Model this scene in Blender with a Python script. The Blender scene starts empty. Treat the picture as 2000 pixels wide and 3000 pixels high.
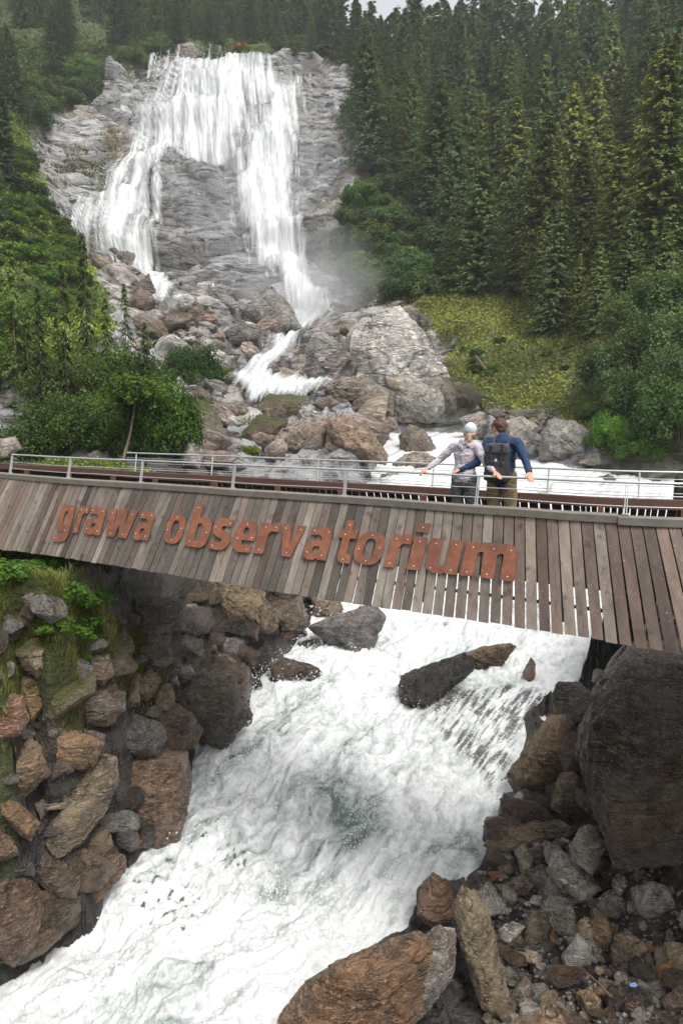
import bpy, bmesh, math, random
import numpy as np
from mathutils import Vector, Matrix
random.seed(7); rng = np.random.default_rng(7)
sc = bpy.context.scene
COL = sc.collection

# ------------------------------------------------------------------ camera, sky, sun, exposure
FPX = 2000.0                      # focal length in photo pixels (photo 2000 x 3000)
PITCH = math.atan(285/2000.0)     # looking slightly down
cam = bpy.data.cameras.new('camera'); camo = bpy.data.objects.new('camera', cam); COL.objects.link(camo)
camo.location = (0, 0, 0); camo.rotation_euler = (math.pi/2 - PITCH, 0, 0)
cam.sensor_fit = 'VERTICAL'; cam.sensor_height = 36; cam.lens = 36*FPX/3000.0
cam.clip_end = 3000; cam.clip_start = 0.05
sc.camera = camo
sc.view_settings.view_transform = 'Standard'; sc.view_settings.look = 'None'
sc.view_settings.exposure = 0.2; sc.view_settings.gamma = 1.0
SUN_EL, SUN_AZ = math.radians(58), math.radians(150)   # azimuth clockwise from +Y
w = bpy.data.worlds.new('World'); sc.world = w; w.use_nodes = True
nt = w.node_tree; bg = nt.nodes['Background']
sky = nt.nodes.new('ShaderNodeTexSky'); sky.sky_type = 'NISHITA'; sky.sun_disc = False
sky.sun_elevation = SUN_EL; sky.sun_rotation = SUN_AZ; sky.dust_density = 4; sky.air_density = 1.0
hs = nt.nodes.new('ShaderNodeHueSaturation'); hs.inputs['Saturation'].default_value = 0.12; hs.inputs['Value'].default_value = 1.6
nt.links.new(sky.outputs[0], hs.inputs['Color']); nt.links.new(hs.outputs[0], bg.inputs['Color'])
bg.inputs['Strength'].default_value = 0.15
sl = bpy.data.lights.new('sun', 'SUN'); sl.energy = 1.5; sl.angle = math.radians(14); sl.color = (1, .97, .92)
so = bpy.data.objects.new('sun', sl); COL.objects.link(so)
sd = Vector((math.sin(SUN_AZ)*math.cos(SUN_EL), math.cos(SUN_AZ)*math.cos(SUN_EL), math.sin(SUN_EL)))
so.rotation_euler = sd.to_track_quat('Z', 'Y').to_euler()
try:
    sc.cycles.max_bounces = 6; sc.cycles.diffuse_bounces = 3; sc.cycles.glossy_bounces = 2
    sc.cycles.transparent_max_bounces = 12; sc.cycles.volume_bounces = 1
    sc.cycles.use_adaptive_sampling = True; sc.cycles.adaptive_threshold = 0.02
    sc.cycles.volume_step_rate = 2
except Exception: pass

# ------------------------------------------------------------------ numpy helpers
SP, CP = math.sin(PITCH), math.cos(PITCH)
def ray(px, py):
    """direction with Y component 1 through a photo pixel"""
    a = (np.asarray(px, float)-1000)/FPX; b = (1500-np.asarray(py, float))/FPX
    y = CP + b*SP; z = -SP + b*CP
    return a/y, z/y                     # u, r
def at(px, py, D):
    u, r = ray(px, py); return np.array([float(u*D), D, float(r*D)])
def proj(X, Y, Z):
    d = Y*CP - Z*SP; up = Y*SP + Z*CP
    return 1000 + FPX*X/d, 1500 - FPX*up/d
def _h(ix, iy, iz, s):
    h = (ix.astype(np.int64)*374761393 + iy.astype(np.int64)*668265263 + iz.astype(np.int64)*2147483647 + s*974634777) & 0xffffffff
    h = ((h ^ (h >> 13))*1274126177) & 0xffffffff
    return (h ^ (h >> 16)) & 0xffffffff
def rnd(ix, iy, iz, s=0): return _h(ix, iy, iz, s).astype(np.float64)/4294967295.0
_G = np.array([[1,1,0],[-1,1,0],[1,-1,0],[-1,-1,0],[1,0,1],[-1,0,1],[1,0,-1],[-1,0,-1],[0,1,1],[0,-1,1],[0,1,-1],[0,-1,-1],[1,1,0],[-1,1,0],[0,-1,1],[0,-1,-1]], float)
def pn(P, s=0):
    P = np.asarray(P, float); I = np.floor(P).astype(np.int64); F = P-I
    W = F*F*F*(F*(F*6-15)+10); out = np.zeros(len(P))
    for dx in (0,1):
        for dy in (0,1):
            for dz in (0,1):
                g = _G[_h(I[:,0]+dx, I[:,1]+dy, I[:,2]+dz, s) & 15]
                d = g[:,0]*(F[:,0]-dx)+g[:,1]*(F[:,1]-dy)+g[:,2]*(F[:,2]-dz)
                wx = W[:,0] if dx else 1-W[:,0]; wy = W[:,1] if dy else 1-W[:,1]; wz = W[:,2] if dz else 1-W[:,2]
                out += d*wx*wy*wz
    return out
def fbm(P, o=4, s=0, g=.5, l=2.03):
    a = 1.; t = 0.; r = np.zeros(len(P)); Q = np.array(P, float)
    for i in range(o):
        r += a*pn(Q, s+i*17); t += a; a *= g; Q = Q*l+3.7
    return r/t*1.6
def ridged(P, o=4, s=0, g=.5, l=2.1):
    a = 1.; t = 0.; r = np.zeros(len(P)); Q = np.array(P, float)
    for i in range(o):
        r += a*(1-np.abs(pn(Q, s+i*13))*2.2); t += a; a *= g; Q = Q*l+1.3
    return r/t
def worley(P, s=0):
    """F1, F2-F1, random value of the nearest cell"""
    I = np.floor(P).astype(np.int64); F = P-I
    d1 = np.full(len(P), 9.); d2 = np.full(len(P), 9.); rv = np.zeros(len(P))
    for dx in (-1,0,1):
        for dy in (-1,0,1):
            for dz in (-1,0,1):
                a, b, c = I[:,0]+dx, I[:,1]+dy, I[:,2]+dz
                d = np.sqrt((dx+rnd(a,b,c,s)-F[:,0])**2+(dy+rnd(a,b,c,s+1)-F[:,1])**2+(dz+rnd(a,b,c,s+2)-F[:,2])**2)
                m = d < d1
                d2 = np.where(m, d1, np.minimum(d2, d)); rv = np.where(m, rnd(a,b,c,s+3), rv); d1 = np.where(m, d, d1)
    return d1, d2-d1, rv
def ss(a, b, x):
    t = np.clip((x-a)/(b-a), 0, 1); return t*t*(3-2*t)
def sdf(poly, X, Y):
    """signed distance (positive inside) of points to a polygon"""
    P = np.array(poly, float); n = len(P); d = np.full(X.shape, 1e18); ins = np.zeros(X.shape, bool)
    for i in range(n):
        ax, ay = P[i]; bx, by = P[(i+1) % n]
        ex, ey = bx-ax, by-ay; wx, wy = X-ax, Y-ay
        t = np.clip((wx*ex+wy*ey)/(ex*ex+ey*ey+1e-12), 0, 1)
        d = np.minimum(d, (wx-t*ex)**2+(wy-t*ey)**2)
        c = ((ay > Y) != (by > Y)) & (X < (bx-ax)*(Y-ay)/((by-ay) if by != ay else 1e-9)+ax)
        ins ^= c
    d = np.sqrt(d); return np.where(ins, d, -d)
def mesh_np(name, V, F, smooth=True, attrs=None):
    me = bpy.data.meshes.new(name); V = np.ascontiguousarray(V, np.float32); F = np.ascontiguousarray(F, np.int32)
    n, k = F.shape
    me.vertices.add(len(V)); me.vertices.foreach_set('co', V.ravel())
    me.loops.add(n*k); me.loops.foreach_set('vertex_index', F.ravel())
    me.polygons.add(n); me.polygons.foreach_set('loop_start', np.arange(0, n*k, k, dtype=np.int32))
    try: me.polygons.foreach_set('loop_total', np.full(n, k, np.int32))
    except Exception: pass
    me.polygons.foreach_set('use_smooth', np.full(n, smooth, bool))
    for an, a in (attrs or {}).items():
        a = np.ascontiguousarray(a, np.float32)
        if a.ndim == 1:
            t = me.attributes.new(an, 'FLOAT', 'POINT'); t.data.foreach_set('value', a)
        else:
            if a.shape[1] == 3: a = np.concatenate([a, np.ones((len(a), 1), np.float32)], 1)
            t = me.attributes.new(an, 'FLOAT_COLOR', 'POINT'); t.data.foreach_set('color', a.ravel())
    me.update(calc_edges=True); me.validate(); return me
def link(name, me, mat=None, parent=None, label=None, cat=None, group=None, kind=None, color=None):
    o = bpy.data.objects.new(name, me); COL.objects.link(o)
    if mat is not None and me is not None and not me.materials: me.materials.append(mat)
    if parent is not None: o.parent = parent
    tag(o, label, cat, group, kind)
    if color is not None: o.color = (*color, 1)
    return o
def tag(o, label=None, cat=None, group=None, kind=None):
    if label: o['label'] = label
    if cat: o['category'] = cat
    if group: o['group'] = group
    if kind: o['kind'] = kind
def grid_faces(nr, nc, keep=None):
    i = np.arange(nr-1)[:, None]*nc + np.arange(nc-1)[None, :]
    F = np.stack([i, i+1, i+nc+1, i+nc], -1).reshape(-1, 4)
    if keep is not None: F = F[keep.reshape(-1)]
    return F
def compact(V, F, attrs):
    used = np.unique(F); m = np.full(len(V), -1); m[used] = np.arange(len(used))
    return V[used], m[F], {k: a[used] for k, a in attrs.items()}

# ------------------------------------------------------------------ materials
class MT:
    def __init__(s, name):
        s.m = bpy.data.materials.new(name); s.m.use_nodes = True; s.t = s.m.node_tree
        s.b = s.t.nodes['Principled BSDF']; s.o = s.t.nodes['Material Output']
    def n(s, k, **kw):
        x = s.t.nodes.new('ShaderNode'+k)
        for a, v in kw.items(): setattr(x, a, v)
        return x
    def l(s, a, b): s.t.links.new(a, b)
    def setv(s, sock, v):
        if isinstance(v, bpy.types.NodeSocket): s.l(v, sock)
        elif isinstance(v, tuple) and len(v) == 3 and sock.type == 'RGBA': sock.default_value = (*v, 1)
        else: sock.default_value = v
    def attr(s, name):
        x = s.n('Attribute'); x.attribute_name = name; return x
    def noise(s, scale, detail=5, rough=.6, vec=None, dist=0.0, out='Fac'):
        x = s.n('TexNoise'); x.inputs['Scale'].default_value = scale; x.inputs['Detail'].default_value = detail
        x.inputs['Roughness'].default_value = rough; x.inputs['Distortion'].default_value = dist
        if vec is not None: s.l(vec, x.inputs['Vector'])
        return x.outputs[out]
    def coord(s, scale=(1,1,1), rot=(0,0,0), kind='Object'):
        c = s.n('TexCoord'); m = s.n('Mapping'); m.inputs['Scale'].default_value = scale; m.inputs['Rotation'].default_value = rot
        s.l(c.outputs[kind], m.inputs['Vector']); return m.outputs[0]
    def ramp(s, f, stops):
        x = s.n('ValToRGB'); e = x.color_ramp.elements
        while len(e) < len(stops): e.new(.5)
        for i, (p, c) in enumerate(stops):
            e[i].position = p; e[i].color = (*((c,)*3 if isinstance(c, (int, float)) else c), 1)
        s.l(f, x.inputs[0]); return x.outputs[0]
    def mix(s, f, a, b, mode='MIX'):
        x = s.n('Mix', data_type='RGBA', blend_type=mode); s.setv(x.inputs[0], f); s.setv(x.inputs[6], a); s.setv(x.inputs[7], b)
        return x.outputs[2]
    def math(s, op, a, b=0.0, clamp=False):
        x = s.n('Math', operation=op, use_clamp=clamp); s.setv(x.inputs[0], a); s.setv(x.inputs[1], b); return x.outputs[0]
    def bump(s, h, strength=.5, dist=.1, normal=None):
        x = s.n('Bump'); x.inputs['Strength'].default_value = strength; x.inputs['Distance'].default_value = dist
        s.l(h, x.inputs['Height'])
        if normal is not None: s.l(normal, x.inputs['Normal'])
        return x.outputs[0]
    def set(s, **kw):
        for k, v in kw.items(): s.setv(s.b.inputs[k.replace('_', ' ')], v)
        return s.m

def rock_mat(name, scale, wet=.45, spec=.5, boost=1.0, foli=4.5, mossy=0.0, useobj=True, rust=.45):
    """schist: object colour x mottling, rust, pale mica streaks, cracks"""
    M = MT(name); v = M.coord(); oi = M.n('ObjectInfo')
    sh = M.n('VectorMath', operation='ADD'); M.l(v, sh.inputs[0])
    rr = M.n('CombineXYZ'); M.l(M.math('MULTIPLY', oi.outputs['Random'], 57.), rr.inputs[0]); M.l(rr.outputs[0], sh.inputs[1])
    vv = sh.outputs[0]
    mp = M.n('Mapping'); mp.inputs['Scale'].default_value = (.8, .8, foli); mp.inputs['Rotation'].default_value = (.5, .35, .2); M.l(vv, mp.inputs['Vector'])
    n1 = M.noise(scale*1.1, 6, .65, vv, .6); n2 = M.noise(scale*4.5, 6, .7, mp.outputs[0], .9); n3 = M.noise(scale*22, 3, .7, vv)
    n4 = M.noise(scale*.6, 4, .6, vv, 1.0)
    base = oi.outputs['Color'] if useobj else (.25, .24, .22)
    big = M.ramp(n1, [(.38, 0), (.60, 1)])
    c = M.mix(big, M.mix(1., base, (.42, .41, .40), 'MULTIPLY'), M.mix(1., base, (1.3, 1.25, 1.2), 'MULTIPLY'))
    c = M.mix(M.math('MULTIPLY', M.ramp(n4, [(.50, 0), (.66, 1)]), rust), c, (.20, .095, .035))
    c = M.mix(M.math('MULTIPLY', M.ramp(n2, [(.53, 0), (.61, 1)]), .7), c, M.mix(1., base, (2.3, 2.2, 2.05), 'MULTIPLY'))
    c = M.mix(M.math('MULTIPLY', M.ramp(n2, [(.36, 1), (.44, 0)]), .7), c, (.03, .025, .02))
    c = M.mix(M.math('MULTIPLY', M.ramp(n3, [(.57, 0), (.66, 1)]), .5), c, (.50, .46, .39))
    c = M.mix(M.math('MULTIPLY', M.ramp(n3, [(.34, 1), (.42, 0)]), .25), c, (.03, .026, .022))
    if mossy:
        g = M.n('NewGeometry'); sx = M.n('SeparateXYZ'); M.l(g.outputs['Normal'], sx.inputs[0])
        f = M.math('MULTIPLY', M.ramp(M.math('ADD', sx.outputs[2], M.math('MULTIPLY', n1, .9)), [(.8, 0), (1.15, 1)]), mossy)
        c = M.mix(f, c, (.085, .10, .022))
    vo = M.n('TexVoronoi', feature='DISTANCE_TO_EDGE'); vo.inputs['Scale'].default_value = scale*.42
    dv = M.n('VectorMath', operation='ADD'); M.l(mp.outputs[0], dv.inputs[0]); nn = M.n('TexNoise'); nn.inputs['Scale'].default_value = scale*1.5; M.l(vv, nn.inputs['Vector']); M.l(nn.outputs['Color'], dv.inputs[1]); M.l(dv.outputs[0], vo.inputs['Vector'])
    cr = M.ramp(vo.outputs['Distance'], [(.0, 0), (.03, 1)])
    c = M.mix(M.math('MULTIPLY', M.math('SUBTRACT', 1., cr), .6), c, (.02, .017, .014))
    h = M.math('ADD', M.math('MULTIPLY', n2, 1.3), M.math('ADD', M.math('MULTIPLY', n1, 1.3), M.math('ADD', M.math('MULTIPLY', n3, .30), M.math('MULTIPLY', cr, .4))))
    rough = M.ramp(n1, [(.35, max(.12, .60-wet*.8)), (.7, max(.3, .8-wet*.6))])
    return M.set(Base_Color=c, Roughness=rough, Normal=M.bump(h, .85, .38/scale), Specular_IOR_Level=spec)

def leaf_mat(name, c1, c2, useobj=True, transl=.25, rough=.6):
    M = MT(name); a = M.attr('tint'); oi = M.n('ObjectInfo')
    c = M.mix(a.outputs['Fac'], c1, c2)
    if useobj: c = M.mix(1., c, oi.outputs['Color'], 'MULTIPLY')
    M.set(Base_Color=c, Roughness=rough, Specular_IOR_Level=.25)
    tr = M.n('BsdfTranslucent'); M.l(M.mix(1., c, (1.2, 1.25, .8), 'MULTIPLY'), tr.inputs['Color'])
    mx = M.n('MixShader'); mx.inputs[0].default_value = transl
    M.l(M.b.outputs[0], mx.inputs[1]); M.l(tr.outputs[0], mx.inputs[2]); M.l(mx.outputs[0], M.o.inputs['Surface'])
    return M.m
def simple(name, col, rough=.6, metal=0., nscale=None, var=.3, bump=0.):
    M = MT(name); c = col
    if nscale:
        n = M.noise(nscale, 5, .65, M.coord())
        c = M.mix(n, tuple(x*(1-var) for x in col), tuple(min(1, x*(1+var)) for x in col))
        if bump: M.set(Normal=M.bump(n, bump, .02))
    return M.set(Base_Color=c, Roughness=rough, Metallic=metal)
M_ROCK = rock_mat('rock_near', 1.6, .68, .75)
M_ROCKMOSS = rock_mat('rock_mossy', 1.6, .3, .4, mossy=.8)
M_ROCKFAR = rock_mat('rock_far', .45, .2, .35, foli=3.5, rust=.2)
M_ROCKFARM = rock_mat('rock_far_mossy', .45, .2, .35, foli=3.5, mossy=.7, rust=.2)
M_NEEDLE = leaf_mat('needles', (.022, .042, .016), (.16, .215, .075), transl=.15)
M_LEAF = leaf_mat('leaves', (.022, .042, .012), (.19, .245, .075), transl=.3)
M_GRASS = leaf_mat('grass_blades', (.07, .09, .02), (.22, .24, .07), transl=.35)
M_BARK = simple('bark', (.11, .085, .06), .9, nscale=6, var=.5)
M_BIRCH = simple('birch_bark', (.42, .38, .33), .8, nscale=9, var=.5)
# ------------------------------------------------------------------ the lie of the land (control points: photo x, y, distance)
CTRL = [
 # near gorge
 (0,3000,8.6),(600,3000,8.7),(1000,3000,8.7),(1500,3000,8.4),(2000,3000,8.2),(1000,2600,11.2),(600,2600,11.2),(1900,2700,9.5),(1400,2700,10.3),
 (1500,2450,12.0),(1800,2500,10.8),(2000,2500,10.4),(1000,2300,14),(800,2300,14),(1300,2300,14.2),(1000,2000,18.3),(1300,2000,18.6),(1000,1850,22),(1400,1850,22.5),
 (1600,2150,14.8),(1750,2300,11.9),(1900,2100,11.0),(2000,1950,10.8),(1850,1930,12.0),
 (50,1650,11.3),(0,2000,9.6),(0,2300,8.9),(0,2500,8.6),(0,2800,8.8),(300,1750,12.3),(150,1900,10.6),(250,2150,10.8),(200,2400,10.3),(450,1950,13.6),(500,2200,12.8),(450,2400,12.6),
 (700,2080,15.8),(600,1770,17),(750,1850,19),(560,2300,13.4),(300,2560,11.2),(150,2750,10.0),(-150,2000,9),
 # behind the bridge
 (1000,1560,27),(1500,1560,27),(600,1500,24),(300,1480,19),(2000,1480,24),
 (1200,1430,33),(1900,1430,31),(600,1430,27),(300,1390,24),(100,1370,20),(-100,1350,19),
 (0,1250,30),(150,1150,38),(300,1230,33),(300,1000,52),(0,900,60),(100,600,86),(60,400,106),(0,250,126),(0,0,200),
 (600,1330,33),(800,1250,42),(1000,1300,38),(1200,1240,48),(1400,1230,48),(1600,1340,41),(1900,1380,35),(1500,1400,36),
 (450,1120,46),(300,900,74),(450,880,84),(250,700,96),(130,500,111),(100,400,119),(300,220,142),(450,165,152),(600,165,152),(850,200,150),(950,260,147),(1000,200,155),
 (250,450,124),(500,400,129),(700,400,129),(850,400,127),(1000,450,122),(450,600,113),(700,650,110),(850,700,105),(1000,700,100),
 (500,800,98),(700,830,96),(890,930,88),(1000,900,86),(700,1000,74),(560,1000,70),(750,1100,56),(700,1180,50),(900,1150,50),(1200,1150,52),
 (1200,950,72),(1050,950,76),(1270,1050,62),(1400,950,68),(1600,1050,58),(1650,1200,48),(1300,870,80),(1100,860,85),
 (1000,600,106),(1150,520,112),(1400,700,102),(1800,700,84),(1400,400,142),(1800,400,122),(1400,180,190),(1900,100,185),(1100,200,168),
 (1700,900,66),(1900,900,54),(2000,1100,42),(1850,1330,38),
 (300,100,175),(600,100,180),(850,120,185),(500,0,240),(700,20,240),(900,60,250),(1100,185,212),(1300,180,205),
]
XTRA = [ # (u, r, D) outside the picture
 (-.9,-.20,14),(-.9,-.48,9),(-.9,-1.2,5),(.9,-.2,14),(.9,-.35,9),(.9,-1.1,5),(0,-1.8,5),(-.4,-1.5,5),(.4,-1.6,5),(0,-2.6,3.2),(.9,.05,30),(-.9,.03,30),(.9,.3,70),(-.9,.25,70),
 (.9,.5,150),(-.9,.48,150),(.7,.6,260),(-.7,.56,260),(.30,.475,225),(.15,.47,225),(.06,.47,240),(-.04,.545,262),(.03,.44,290),(-.2,.57,300),(.12,.45,320),(.3,.46,320),(.12,.42,420),(.0,.44,420),(-.5,.6,420),(.6,.62,420),(.3,.44,420)]
cu, cr, cl = [], [], []
for x, y, D in CTRL:
    u, r = ray(x, y); cu.append(float(u)); cr.append(float(r)); cl.append(math.log(D))
for u, r, D in XTRA: cu.append(u); cr.append(r); cl.append(math.log(D))
KU = 2.4
_P = np.stack([np.array(cu)*KU, np.array(cl)], 1); _N = len(_P)
def _phi(d2): return .5*d2*np.log(d2+1e-12)
_A = np.zeros((_N+3, _N+3)); _d2 = ((_P[:, None]-_P[None])**2).sum(-1)
_A[:_N, :_N] = _phi(_d2)+np.eye(_N)*2e-4; _A[:_N, _N] = 1; _A[:_N, _N+1:] = _P; _A[_N, :_N] = 1; _A[_N+1:, :_N] = _P.T
_W = np.linalg.solve(_A, np.concatenate([np.array(cr), np.zeros(3)]))
GU = np.linspace(-1.3, 1.3, 261); GL = np.linspace(math.log(3.0), math.log(430), 420)
_gu, _gl = np.meshgrid(GU*KU, GL)
GR = np.full(_gu.shape, _W[_N]) + _W[_N+1]*_gu + _W[_N+2]*_gl
for i in range(_N): GR += _W[i]*_phi((_gu-_P[i, 0])**2+(_gl-_P[i, 1])**2)
def bil(G, u, L):
    a = np.clip((u-GU[0])/(GU[1]-GU[0]), 0, len(GU)-1.001); b = np.clip((L-GL[0])/(GL[1]-GL[0]), 0, len(GL)-1.001)
    i = a.astype(int); j = b.astype(int); fa = a-i; fb = b-j
    return (G[j, i]*(1-fa)+G[j, i+1]*fa)*(1-fb)+(G[j+1, i]*(1-fa)+G[j+1, i+1]*fa)*fb

# water regions, drawn on the photo and kept to their own range of distance
RIVER = [(-500,3500),(-300,3050),(0,2838),(166,2755),(300,2600),(370,2525),(485,2430),(548,2270),(561,2168),(663,2155),(733,2092),(714,1990),(816,1913),(893,1837),
 (950,1700),(1000,1560),(1060,1440),(1090,1370),(1150,1190),(1400,1212),(1430,1330),(1560,1345),(1750,1368),(1900,1395),(2100,1400),(2300,1480),(2100,1560),(1950,1700),(1880,1850),
 (1786,1950),(1747,2040),(1690,2080),(1560,2110),(1530,2250),(1518,2360),(1430,2450),(1403,2538),(1300,2575),(1225,2590),(1186,2704),(1020,2793),(893,2883),(829,3000),(700,3500)]
CASC = [(860,880),(930,870),(970,930),(900,985),(825,1040),(790,1080),(800,1112),(960,1120),(950,1150),(740,1168),(680,1100),(740,1058),(800,1010),(850,960)]
SIDE = [(385,700),(440,770),(470,810),(515,860),(505,910),(450,905),(445,850),(400,770)]
def water_z(Y):      # river level against distance
    return np.interp(Y, [3,8.6,11,14,18,22,27,33,36,41,48,52], [-8.75,-8.68,-8.4,-8.0,-7.35,-6.9,-5.2,-3.55,-3.45,-3.0,-1.75,-1.3])
def veil_zone(px, py, Y):   # water running thinly over the boulder apron
    s = sdf([(1230,2080),(1330,2010),(1500,1990),(1640,2030),(1600,2110),(1530,2150),(1500,2260),(1440,2330),(1360,2250),(1280,2170)], px, py)
    return ss(-25, 35, s)*(Y < 24)

# rows and columns of the ground mesh
Ls = np.concatenate([np.linspace(math.log(3.0), math.log(7.5), 14, endpoint=False), np.linspace(math.log(7.5), math.log(26), 330, endpoint=False),
    np.linspace(math.log(26), math.log(78), 230, endpoint=False), np.linspace(math.log(78), math.log(158), 400, endpoint=False), np.linspace(math.log(158), math.log(430), 80)])
Us = np.concatenate([np.linspace(-1.3, -.63, 26, endpoint=False), np.linspace(-.63, .63, 560, endpoint=False), np.linspace(.63, 1.3, 27)])
NR, NC = len(Ls), len(Us)
uu, ll = np.meshgrid(Us, Ls); uu = uu.ravel(); ll = ll.ravel()
Y = np.exp(ll); X = uu*Y; Z = bil(GR, uu, ll)*Y
px, py = proj(X, Y, Z)
wz = water_z(Y)
pxw, pyw = proj(X, Y, wz)
dr = sdf(RIVER, pxw, pyw)*Y/FPX; dr = np.where(Y < 52, dr, -5.)     # metres inside the river
nz = fbm(np.stack([X*.5, Y*.5, Z*.5], 1), 3, 5)*.35
veil = veil_zone(pxw, pyw, Y)
for _ in range(3):      # no bank stands between the eye and the open water
    _x, _y = proj(X, Y, Z); occ = ss(-4, 30, sdf(RIVER, _x, _y))*(Y < 24)*(dr <= 0); Z = Z*(1-occ)+np.minimum(Z, wz+.1)*occ
inner = ss(-.15, .35, dr+nz*.4)
bank = np.maximum(Z, wz+np.clip(-dr*.55, 0, .5))
Z = np.where((dr > -4) & (Y < 52), bank*(1-inner)+(wz-.7*(1-veil)-.05)*inner, Z)
_lb = (X < -4)*(Y < 16); Z = np.where(_lb, np.minimum(Z, -2.35-.28*np.maximum(0, 12-Y)-.0*X), Z)
# keep the ground below the footbridge
_bd = (X-(-1.63))*.49+(Y-10.9)*.87     # metres behind its near top edge
fp = ss(-1.9, -1.0, _bd)*(1-ss(2.3, 3.4, _bd))*(X < 3.2)*(Y > 6)
Z = Z*(1-fp)+np.minimum(Z, -2.95)*fp
fp = ss(-1.9, 1.0, _bd)*(1-ss(10, 16, _bd))*(X < 0); Z = Z*(1-fp)+np.minimum(Z, -1.9)*fp
casc = ss(-10, 14, sdf(CASC, px, py))*(Y > 45)*(Y < 95)
side = ss(-8, 8, sdf(SIDE, px, py))*(Y > 60)
# ground cover
CLIFF = [(90,420),(200,300),(290,230),(440,160),(560,155),(900,190),(1040,180),(1060,300),(1020,420),(1060,520),(1010,640),(1020,760),(1060,850),(1110,880),(1200,900),(1320,1010),(1330,1120),(1290,1190),
 (1420,1190),(1750,1250),(1800,1340),(2100,1360),(2100,1500),(-100,1500),(-100,1150),(180,1060),(330,980),(330,900),(280,800),(200,720),(120,560)]
BARE = [(-100,1500),(300,1500),(640,1420),(2100,1380),(2100,3500),(-100,3500),(-100,2100),(150,2050),(330,1900),(250,1700),(100,1620)]
jx = fbm(np.stack([X, Y, Z], 1)*np.array([.12,.12,.12])*np.clip(60/Y, 1, 8)[:, None], 4, 31)
cliff = ss(-14, 14, sdf(CLIFF, px, py)+jx*40)*(Y > 26)
bare = ss(-25, 25, sdf(BARE, px, py)+jx*60)*(Y <= 30)
rockm = np.maximum(np.maximum(cliff, bare), np.maximum(inner*(Y < 52), 0)); rockm[(Y < 12) & (X > -3)] = 1
# displacement: ledges and blocks on rock, hummocks elsewhere
sc_ = np.clip(Y/120, .06, 1.3)                       # feature size grows with distance down the valley
A = np.stack([X, Y, Z], 1)
big = (Y > 60)
disp = np.zeros(len(Y))
ib = np.where((Y > 55) & (cliff > .01))[0]
Q = A[ib]; Q2 = np.stack([Q[:,0]+Q[:,2]*.25, Q[:,1]*.6, Q[:,2]-.22*Q[:,0]], 1)
wq = fbm(Q*.05, 3, 3)[:, None]*4
_, e1, r1 = worley((Q2+wq)*np.array([.034,.04,.14]), 11); _, e2, r2 = worley((Q2+wq)*np.array([.085,.1,.36]), 29); _, e3, r3 = worley((Q2+wq*.5)*np.array([.4,.4,1.1]), 41)
dc = (r1-.5)*5.0 + (r2-.5)*2.2 + (r3-.5)*1.0 - 1.6*(1-ss(0, .10, e1)) - 1.2*(1-ss(0, .10, e2)) + fbm(Q*.3, 4, 8)*.45
disp[ib] = dc*cliff[ib]*ss(55, 90, Y[ib])
im = np.where((Y <= 90) & (rockm > .01))[0]
Q = A[im]; s_ = np.clip(Y[im]/60, .16, 1)[:, None]
_, e1, r1 = worley(Q/s_*.35, 51); _, e2, r2 = worley(Q/s_*.9, 61)
dm = ((r1-.5)*1.5+(r2-.5)*.6+(e1-.25)*1.2+fbm(Q/s_, 4, 18)*.5)*s_[:, 0]
disp[im] += dm*rockm[im]*(1-ss(60, 90, Y[im]))*(1-.75*inner[im])
disp += (1-rockm)*(fbm(A/np.maximum(sc_, .1)[:, None]*.12, 4, 71)*2.2*sc_+fbm(A*.9, 3, 72)*.25*np.clip(sc_*3, 0, 1))
_b = sdf([(448,560),(462,525),(500,498),(600,490),(668,535),(672,600),(640,632),(560,655),(452,650),(440,610)], px, py)*(Y > 60)
_b = np.where(Y > 60, _b+fbm(A*.14, 3, 77)*16, -99); disp += (2.3*ss(-2, 34, _b)+1.3*ss(-4, 6, _b))*(.6+.8*ss(455, 600, py))
disp *= (1-.85*casc)
Nrm = np.array([0, -.62, .78]); P = A + disp[:, None]*Nrm
P[:, 2] -= casc*.6+side*.4
px2, py2 = proj(P[:,0], P[:,1], P[:,2])
wet = np.clip(.6*ss(-60, 60, sdf([(380,150),(900,150),(1000,300),(960,500),(900,560),(1000,950),(700,1150),(450,900),(250,700),(330,500),(500,330)], px2, py2)), 0, 1)*big + .8*(Y < 60)*ss(-3, .3, dr)
warm = np.clip(ss(.0, .5, fbm(A*.06, 3, 91))*ss(.1,.9, 1-wet)*1.2, 0, 1)
warm = np.maximum(warm, .9*ss(-50, 50, sdf([(130,430),(230,430),(230,560),(150,560)], px2, py2))*big)
warm = np.maximum(warm, .6*(Y < 30))
moss = ss(.05, .45, fbm(A*.11, 4, 95))*.8*(1-wet)*(big | (Y > 26)) + (Y <= 26)*ss(-2.5,-4.6,-Z*0-(-X))*0
attrs_g = {'rockm': rockm, 'wet': wet, 'warm': warm, 'moss': moss, 'near': (1-ss(26, 34, Y))}
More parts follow.
